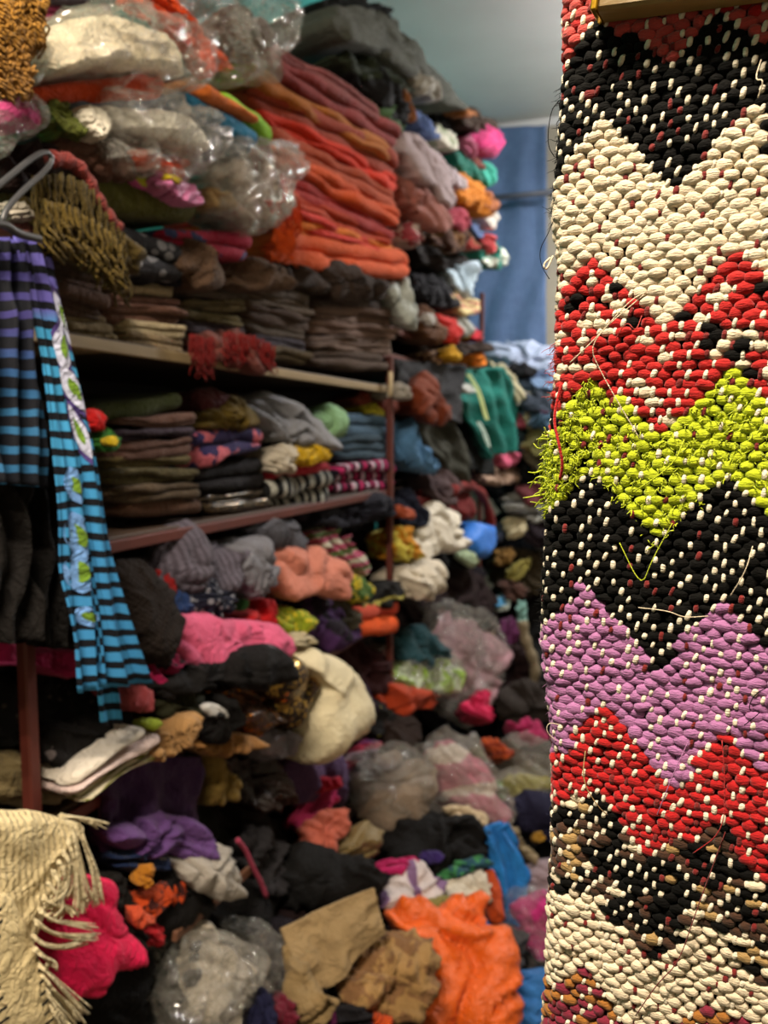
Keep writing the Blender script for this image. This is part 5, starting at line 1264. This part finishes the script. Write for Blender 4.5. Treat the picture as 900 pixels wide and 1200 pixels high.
bag('tall clear bag of pale pink clothes on the far bay', [(488, 716), (520, 704), (562, 714), (586, 744), (584, 780), (570, 822), (548, 850), (520, 840), (508, 790), (496, 754)], X=-0.93, bulge=0.11, cover=0.12, fa=0.03)

# ------------------------------------------------------------------ heap in front of the lower shelf and on the floor
lump('crimson_skirt', 'crimson and purple striped skirt beside the clear bag', 'skirt', cloth('a82a4a', 'stripe', '6a2a6a', freq=20, hex3='b09aa4'), [(388, 902), (404, 878), (432, 858), (452, 862), (444, 884), (418, 906), (396, 916)], 0.05, theta=140)
lump('lilac_shirt', 'dusty lilac shirt under the cream sack', 'shirt', '614a6c', [(330, 906), (352, 892), (388, 892), (404, 912), (390, 936), (352, 944), (334, 930)], 0.02)
lump('pink_towel', 'pink towel folded double in the heap', 'towel', 'd04a80', [(330, 962), (348, 934), (380, 916), (404, 920), (406, 934), (378, 956), (352, 980), (334, 980)], 0.06, bulge=0.05, theta=140)
lump('red_towel', 'crimson fold above the pink towel', 'towel', 'b02440', [(352, 930), (366, 914), (396, 912), (398, 922), (372, 932)], 0.13, depth=0.06)
lump('salmon_shirt', 'salmon coloured shirt below the pink towel', 'shirt', 'b86a58', [(348, 1000), (354, 972), (384, 952), (404, 956), (408, 976), (386, 996), (366, 1010)], 0.04)
lump('clear_contents', 'greige clothes inside the round clear bag', 'clothes', '8a7c6e', [(414, 900), (442, 882), (480, 888), (496, 916), (484, 950), (446, 964), (418, 946)], 0.02, bulge=0.07)
bag('round clear bag of greige clothes in the heap', [(402, 896), (430, 872), (478, 870), (504, 904), (500, 948), (470, 972), (428, 972), (404, 940)], 0.03, bulge=0.12, cover=0.13, fa=0.025)
lump('pink_blanket', 'pale pink blanket inside the long clear bag', 'blanket', cloth('bd8290', 'stripe', 'cfc3b8', freq=8, duty=0.3), [(500, 884), (528, 872), (556, 892), (580, 928), (600, 962), (584, 972), (548, 950), (514, 936)], 0.02, bulge=0.07, theta=50)
bag('long clear bag with pink blanket lying in the heap', [(486, 870), (524, 850), (556, 862), (586, 910), (608, 962), (590, 980), (544, 966), (500, 946)], 0.03, bulge=0.10, cover=0.15, fa=0.03)
lump('cream_towel', 'cream towel rolled between the pink blanket and black coat', 'towel', 'bfae94', [(520, 948), (546, 944), (570, 956), (562, 968), (536, 964)], 0.05, depth=0.06)
lump('olive_cloth', 'olive beige satin cloth left of the black coat', 'cloth', cloth('7d6c44', 'satin'), [(372, 1000), (392, 978), (420, 970), (446, 978), (442, 1000), (412, 1012), (384, 1014)], 0.03)
lump('black_coat', 'broad black coat humped in the middle of the heap', 'coat', '100e10', [(438, 984), (462, 958), (504, 946), (552, 956), (576, 978), (574, 1004), (536, 1014), (484, 1014), (448, 1008)], 0.03, bulge=0.10, depth=0.2)
lump('black_dress', 'black dress spread left of the burlap', 'dress', '121011', [(296, 1036), (330, 1014), (380, 1008), (430, 1014), (448, 1034), (430, 1052), (380, 1060), (330, 1070), (304, 1062)], 0.0, bulge=0.07)
drape('blue_trousers', 'bright blue trousers draped down the heap', 'trousers', '2f80c0', [(566, 968), (576, 1000), (578, 1040), (576, 1082)], [(590, 970), (610, 1000), (618, 1040), (606, 1082)], 0.09, pleats=1.4, amp=0.02, thick=0.04)
lump('magenta_lace', 'magenta lace trim lying on the black coat', 'lace', 'b02468', [(438, 1012), (462, 1004), (492, 1000), (496, 1010), (470, 1018), (444, 1022)], 0.08, depth=0.04, bulge=0.02)
lump('purple_ribbon', 'purple ribbon beside the magenta lace', 'ribbon', '3e2a6a', ell(506, 1005, 14, 8), 0.08, depth=0.04)
lump('white_blouse', 'white and lilac blouse bunched above the orange cloth', 'blouse', cloth('c9c0c0', 'vstripe', '8a6f92', freq=12, duty=0.3), [(452, 1056), (462, 1026), (484, 1010), (506, 1014), (520, 1034), (514, 1056), (484, 1062)], 0.07, theta=70)
lump('white_knit', 'white knit with teal fringe right of the lilac blouse', 'knitwear', cloth('cfc8ba', 'knit', freq=50), [(504, 1040), (530, 1024), (566, 1018), (580, 1034), (576, 1056), (540, 1060), (512, 1058)], 0.07)
lump('teal_trim', 'teal and green lace strip on the white knit', 'lace', cloth('2c5a6a', 'blotch', '4a8a5a', freq=30), [(512, 1024), (540, 1008), (570, 1002), (578, 1014), (552, 1022), (524, 1032)], 0.09, depth=0.05)
lump('rust_edge', 'rust orange edge beside the blue trousers', 'cloth', 'b5501c', [(566, 1030), (578, 1020), (586, 1050), (584, 1078), (572, 1076)], 0.08, depth=0.05)
lump('khaki_rag', 'khaki rag peeking between lilac blouse and orange cloth', 'rag', '8a8450', ell(518, 1058, 16, 9), 0.12, depth=0.05)
lump('orange_sari', 'large vivid orange cloth cascading to the floor', 'cloth', cloth('e2701a', 'satin'), [(462, 1072), (486, 1058), (506, 1056), (524, 1066), (548, 1046), (568, 1054), (572, 1090), (586, 1130), (584, 1212), (484, 1212), (488, 1170), (508, 1140), (500, 1104), (474, 1092)], 0.10, bulge=0.08, depth=0.16, fs=0.10, fa=0.045)
drape('burlap_sack', 'beige burlap sack folded flat on the heap', 'sack', cloth('a8926f', 'knit', freq=150), [(330, 1090), (346, 1130), (366, 1174)], [(438, 1039), (446, 1068), (454, 1098)], 0.16, pleats=0.7, amp=0.012, thick=0.022)
lump('burlap_corner', 'pale sacking strip under the burlap sack', 'sack', '96815e', [(332, 1110), (342, 1106), (370, 1168), (392, 1168), (378, 1192), (350, 1202), (340, 1166)], 0.08, depth=0.06)
lump('tan_lace', 'crumpled tan lace shawl beside the orange cloth', 'shawl', cloth('a3855a', 'blotch', '8a6a4a', freq=26), [(398, 1150), (410, 1116), (440, 1094), (478, 1098), (504, 1130), (502, 1164), (484, 1194), (440, 1186), (412, 1176)], 0.12, bulge=0.07, fs=0.05, fa=0.03)
lump('white_bag_contents', 'off white clothes inside the clear bag by the floor', 'clothes', 'c4baaa', [(204, 1130), (232, 1090), (262, 1076), (284, 1110), (296, 1160), (280, 1206), (214, 1206)], X=-0.86, bulge=0.07)
bag('crumpled clear bag of off white clothes by the floor', [(186, 1140), (220, 1090), (262, 1062), (284, 1086), (300, 1136), (306, 1210), (190, 1214)], X=-0.85, bulge=0.11, cover=0.26, fa=0.045, fs=0.07)
bag('torn clear bag leaning on the burlap sack', [(284, 1090), (312, 1074), (332, 1094), (334, 1140), (320, 1168), (296, 1158)], X=-0.84, bulge=0.07, cover=0.18, fa=0.025)
lump('navy_cloth', 'dark navy cloth under the torn clear bag', 'cloth', '1c1d40', [(288, 1180), (310, 1160), (322, 1176), (320, 1212), (286, 1212)], 0.08)
lump('crimson_cloth', 'crimson velvet beside the navy cloth', 'cloth', '6e1230', [(318, 1176), (334, 1160), (352, 1184), (350, 1212), (318, 1212)], 0.07)
lump('black_shirt', 'black shirt with purple strap under the sacking strip', 'shirt', cloth('17131a', 'vstripe', '5a1a4a', freq=10, duty=0.2), [(354, 1206), (380, 1182), (414, 1178), (436, 1190), (436, 1214), (356, 1214)], 0.07)
lump('orange_tip', 'small orange fold under the tan lace shawl', 'cloth', 'c2561c', [(430, 1192), (446, 1186), (462, 1196), (458, 1214), (432, 1214)], 0.09)
lump('grey_sweater', 'charcoal grey sweater right of the orange cloth', 'sweater', cloth('4a484a', 'rib', freq=40), [(572, 1090), (596, 1080), (618, 1096), (622, 1124), (604, 1144), (582, 1134)], 0.07)
lump('blue_shirt', 'medium blue shirt on the floor beside the orange cloth', 'shirt', '3d78b0', [(586, 1150), (612, 1136), (650, 1130), (680, 1140), (680, 1212), (588, 1212)], 0.08, bulge=0.06, fs=0.1, fa=0.03)
lump('magenta_scarf', 'magenta pink scarf in plastic beside the rug', 'scarf', 'c23e86', [(600, 1068), (622, 1052), (654, 1056), (668, 1090), (650, 1124), (622, 1120), (604, 1094)], 0.05, bulge=0.06)
bag('clear bag with the magenta pink scarf', [(594, 1052), (624, 1036), (668, 1044), (680, 1090), (656, 1134), (616, 1132), (596, 1096)], 0.06, bulge=0.10, cover=0.12)
lump('grey_lilac_bag', 'grey lilac blouse with red flower in plastic by the rug', 'blouse', cloth('9a8a90', 'blotch', 'b8484a', freq=9, duty=0.36), [(592, 1024), (612, 1008), (650, 1008), (672, 1030), (650, 1054), (612, 1052)], 0.04)
lump('navy_sweater', 'dark navy sweater heaped beside the rug', 'sweater', '24223e', [(594, 944), (616, 936), (644, 944), (672, 968), (668, 994), (636, 988), (610, 974), (598, 962)], 0.05, bulge=0.07)
lump('mustard_bit', 'mustard knot under the dark navy sweater', 'knot', 'a07c28', ell(632, 982, 9, 7), 0.08, depth=0.03)
lump('beige_strap', 'beige rope of cloth between blue trousers and navy sweater', 'cloth', '8f8168', [(590, 966), (600, 968), (618, 990), (630, 1006), (622, 1012), (604, 994)], 0.06, depth=0.05)
lump('yellow_contents', 'pale yellow green clothes in the bag above navy sweater', 'clothes', 'a8a060', [(590, 920), (612, 908), (650, 912), (668, 930), (640, 946), (602, 940)], 0.0, bulge=0.05)
bag('clear bag of pale yellow green clothes beside the rug', [(582, 916), (610, 898), (656, 900), (680, 926), (656, 950), (600, 946)], 0.02, bulge=0.08, cover=0.14)
lump('green_net', 'green net scrap left of the yellow green bag', 'net', '6f8a62', [(570, 914), (584, 912), (594, 932), (584, 938)], 0.02)
lump('rust_book', 'rust orange striped cloth bundle under clear film', 'bundle', cloth('8e3a1a', 'stripe', 'b0562a', freq=30), [(566, 868), (582, 864), (600, 882), (592, 894), (574, 886)], 0.02)
lump('khaki_cloth', 'khaki cloth left of the rust striped bundle', 'cloth', '6c6a4a', [(550, 880), (562, 874), (572, 900), (562, 908), (552, 898)], 0.02)
bag('loose clear film sheet sliding down beside the rug', [(590, 862), (606, 854), (640, 876), (662, 906), (640, 912), (612, 890)], 0.03, bulge=0.04, cover=0.14)
lump('magenta_pouch', 'magenta pouch beside the rug, above the loose film', 'pouch', 'a32a5e', [(596, 848), (618, 846), (646, 858), (644, 870), (620, 868)], 0.02)
lump('hot_pink_shirt', 'hot pink shirt with lime edge on the far heap', 'shirt', cloth('c22a5c', 'blotch', '9aa23a', freq=10, duty=0.33), [(540, 828), (560, 812), (576, 808), (582, 832), (574, 846), (552, 842)], 0.02)
lump('brown_bag', 'dark brown cloth bag low behind the middle post', 'bag', '2e1f18', [(444, 838), (474, 832), (494, 844), (490, 872), (460, 880), (446, 862)], 0.0)
lump('black_bundle', 'black bundle with yellow flecks left of the middle post', 'bundle', cloth('191717', 'floral', 'a8a03a', freq=24, duty=0.22), [(412, 826), (440, 820), (454, 842), (444, 862), (420, 858)], 0.0)

# ------------------------------------------------------------------ far end of the aisle
drape('blue_curtain', 'faded blue curtain hanging on the far wall', 'curtain', cloth('6a7fa0'), [(500, 152), (500, 280), (500, 412)], [(640, 147), (640, 280), (640, 410)], Y=5.48, pleats=3.4, amp=0.012, thick=0.012, nrm=(0, -1, 0))
V, F = tube_vf([np.array([-1.64, 5.38, float((CAM + ray(600, 230) * (5.38 / ray(600, 230)[1]))[2])]) + np.array([k, 0, 0]) for k in (0, 0.4, 0.84)], 0.02, 10)
tag(mesh_obj('curtain_rail', V, F, plain('rail_dark', '2e3440', 0.5)), 'dark horizontal rail crossing the blue curtain', 'rail')
def far(*a, **k):
    k.setdefault('Y', 4.85); k.setdefault('depth', 0.2); k.setdefault('bulge', 0.08)
    return lump(*a, **k)
far('white_sheet', 'pale blue white sheet heaped below the blue curtain', 'sheet', 'aab4c8', [(568, 418), (580, 402), (612, 398), (646, 402), (672, 420), (668, 444), (630, 446), (590, 432)], Y=5.1, bulge=0.12)
far('black_sweater', 'black sweater lying on the pale sheet', 'sweater', '1a1a1e', [(592, 430), (612, 422), (630, 434), (622, 442), (600, 440)], Y=4.8, depth=0.08)
far('ice_blue_sheet', 'ice blue folded sheet under the black sweater', 'sheet', '7f96b2', [(598, 438), (630, 438), (654, 448), (652, 460), (620, 456), (600, 450)], Y=4.85)
far('cream_strap', 'cream scarf hanging down right of the teal jacket', 'scarf', 'a9a288', [(574, 424), (590, 422), (602, 442), (614, 462), (606, 470), (592, 452)], Y=4.6, depth=0.05, bulge=0.03)
DARK = [('grey navy cloth with magenta flecks on the far pile', 'cloth', cloth('39424e', 'blotch', '8a3a68', freq=10, duty=0.36), [(606, 462), (634, 458), (662, 468), (660, 486), (626, 486), (608, 476)]),
        ('steel blue cloth below the magenta flecked one', 'cloth', '4a6478', [(606, 482), (640, 484), (664, 492), (660, 506), (622, 504)]),
        ('dusty rose cloth tip on the far pile', 'cloth', '9a4a58', [(602, 486), (614, 484), (618, 500), (606, 502)]),
        ('cream strap hanging on the far pile', 'strap', '9a9274', [(612, 476), (620, 478), (626, 500), (618, 504)]),
        ('olive tan blanket on the far pile', 'blanket', '6e6a40', [(612, 508), (636, 498), (664, 508), (662, 530), (630, 536), (614, 526)]),
        ('beige green cloth under the olive tan blanket', 'cloth', '74705a', [(608, 528), (636, 532), (664, 536), (660, 556), (624, 552)]),
        ('teal grey cloth beside the pink slipper', 'cloth', '3c5258', [(596, 500), (612, 504), (616, 530), (604, 534)]),
        ('black padded jacket on the far pile', 'jacket', '15161a', [(586, 556), (620, 548), (664, 556), (662, 582), (620, 582), (590, 574)]),
        ('maroon pink cloth behind the lime rug fringe', 'cloth', '7a454a', [(606, 570), (634, 566), (660, 572), (656, 590), (620, 592)]),
        ('grey striped scarf coiled on the far pile', 'scarf', cloth('6a6a68', 'stripe', '9a9a94', freq=16), [(588, 584), (608, 574), (634, 590), (646, 606), (622, 612), (600, 602)]),
        ('cream white pouch under the grey striped scarf', 'pouch', 'c6bc9e', [(590, 612), (602, 604), (618, 608), (614, 622), (600, 628)]),
        ('dark plum cloth beside the cream white pouch', 'cloth', '2c2028', [(612, 618), (640, 612), (664, 620), (660, 642), (626, 640)]),
        ('dim blue grey shirt left of the cream white pouch', 'shirt', '4e5568', [(572, 614), (588, 610), (592, 628), (580, 636)]),
        ('tan shoe on the khaki part of the far pile', 'shoe', '8e7040', [(580, 648), (592, 640), (604, 650), (596, 662), (582, 662)]),
        ('olive khaki cloth fold on the far pile', 'cloth', '857c3e', [(594, 668), (608, 660), (622, 652), (624, 664), (610, 680), (598, 680)]),
        ('dark khaki coat under the tan shoe', 'coat', '3e3420', [(574, 652), (600, 640), (640, 640), (650, 680), (610, 700), (580, 690)]),
        ('brown leather bag under the olive khaki fold', 'bag', '4c2f22', [(584, 682), (604, 682), (620, 692), (612, 704), (590, 702)]),
        ('sky blue and white cloth below the brown leather bag', 'cloth', cloth('5f9cc0', 'blotch', 'b8c0b4', freq=12), [(576, 702), (590, 694), (602, 702), (598, 716), (582, 716)]),
        ('dark teal cloth left of the sky blue one', 'cloth', '1f4f4c', [(556, 714), (574, 706), (582, 724), (568, 738)]),
        ('purple magenta cloth below the sky blue one', 'cloth', '5e2450', [(584, 730), (600, 722), (608, 740), (598, 756), (584, 752)]),
        ('pale aqua towel hanging at the pile edge', 'towel', '7fa39a', [(606, 708), (616, 706), (618, 740), (608, 744)]),
        ('dark red brown coat in the gap beside the clear bag', 'coat', '2c1517', [(582, 752), (606, 748), (622, 790), (612, 830), (588, 820)]),
        ('grey brown cloth heap above the magenta pouch', 'cloth', '3b3430', [(590, 812), (620, 800), (660, 812), (664, 850), (620, 850), (592, 838)])]
for i, (lab, cat, m, poly) in enumerate(DARK):
    nm = '_'.join(w for w in lab.split()[:2]).replace(',', '') + '_' + cat if lab.split()[1] != cat else lab.split()[0] + '_' + cat
    cy = np.mean([p[1] for p in poly])
    far(nm, lab, cat, m, poly, Y=4.7 - max(0, (cy - 640)) * 0.004 - (0.12 if 'coat' not in lab and 'jacket' not in lab else 0.0), bulge=0.05)
P = spline([unproj(x, y, np.array([0, 4.1, 0]), np.array([0, 1.0, 0])) for x, y in ((612, 728), (616, 752), (626, 774), (628, 792), (618, 812), (606, 830))], 30)
V, F = tube_vf(P, 0.026 + 0.004 * np.sin(np.arange(30) * 1.3), 10)
tag(mesh_obj('rope_scarf', V, F, cloth('8a7e68', 'rib', freq=40), uv=np.zeros((len(V), 2))), 'twisted beige scarf hanging in a curve on the far pile', 'scarf')
a, b = [CAM + ray(x, y) * (4.2 / ray(x, y)[1]) for x, y in ((581, 752), (584, 836))]
V, F = box_vf((a + b) / 2, b - a, (0, 1, 0), (1, 0, 0), np.linalg.norm(b - a) / 2 + 0.05, 0.03, 0.03, 0.005)
tag(mesh_obj('wooden_stake', V, F, plain('stake_wood', '77643c', 0.7, 6, 0.3, stretch=(10, 10, 2)), smooth=False), 'pale wooden stake standing beside the tall clear bag', 'stake')

# clothes packed behind what shows: added filler, near black to stand for shade in the gaps
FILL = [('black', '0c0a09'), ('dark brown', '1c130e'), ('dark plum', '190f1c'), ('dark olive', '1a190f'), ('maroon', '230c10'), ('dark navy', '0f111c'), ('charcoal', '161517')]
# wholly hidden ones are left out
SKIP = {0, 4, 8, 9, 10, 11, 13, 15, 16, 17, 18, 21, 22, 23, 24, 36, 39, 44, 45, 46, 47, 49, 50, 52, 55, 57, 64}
r = random.Random(77)
spots = []
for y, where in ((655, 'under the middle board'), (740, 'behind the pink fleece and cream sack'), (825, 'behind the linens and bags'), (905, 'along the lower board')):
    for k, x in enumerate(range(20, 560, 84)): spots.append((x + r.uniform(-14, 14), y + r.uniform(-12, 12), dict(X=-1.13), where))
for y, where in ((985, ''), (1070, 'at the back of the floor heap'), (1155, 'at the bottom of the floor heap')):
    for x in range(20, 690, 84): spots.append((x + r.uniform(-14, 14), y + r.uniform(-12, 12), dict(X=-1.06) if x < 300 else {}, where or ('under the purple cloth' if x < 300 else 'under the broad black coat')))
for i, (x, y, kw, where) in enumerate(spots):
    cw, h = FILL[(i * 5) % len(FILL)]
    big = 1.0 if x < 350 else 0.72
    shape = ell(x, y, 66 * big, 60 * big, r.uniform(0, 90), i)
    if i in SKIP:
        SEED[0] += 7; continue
    lump('shade_filler', cw + ' filler garment, darkened for gap shade, wedged ' + where, 'garment', cloth(h), shape, -0.13, 0.12, 0.06, 0.08, 0.04, group='shade filler garments ' + where, N=56, K=11, **kw)
BEHIND = ['behind the teal jacket', 'behind the olive tan blanket', 'behind the black padded jacket', 'behind the maroon pink cloth', 'behind the tan shoe', 'behind the olive khaki fold', 'behind the sky blue cloth',
          'behind the twisted beige scarf', 'behind the tall clear bag', 'above the magenta pouch', 'behind the loose film sheet', 'behind the hot pink shirt', 'behind the dark teal cloth']
for i, (x, y) in enumerate([(590, 480), (640, 500), (600, 560), (650, 580), (600, 640), (650, 660), (600, 720), (640, 740), (560, 760), (620, 800), (650, 870), (560, 860), (560, 700)]):
    cw, h = FILL[(i * 3) % len(FILL)]
    if i + 52 in SKIP:
        SEED[0] += 7; continue
    lump('shade_filler', cw + ' filler garment, darkened for gap shade, in the far pile ' + BEHIND[i], 'garment', cloth(h), ell(x, y, 44, 40, 0, i), 0, 0.25, 0.06, 0.1, 0.04, Y=5.0 - max(0, y - 640) * 0.004, group='shade filler garments in the far pile', N=56, K=11)
for o in bpy.data.objects:
    if '_o' in o.keys(): del o['_o']
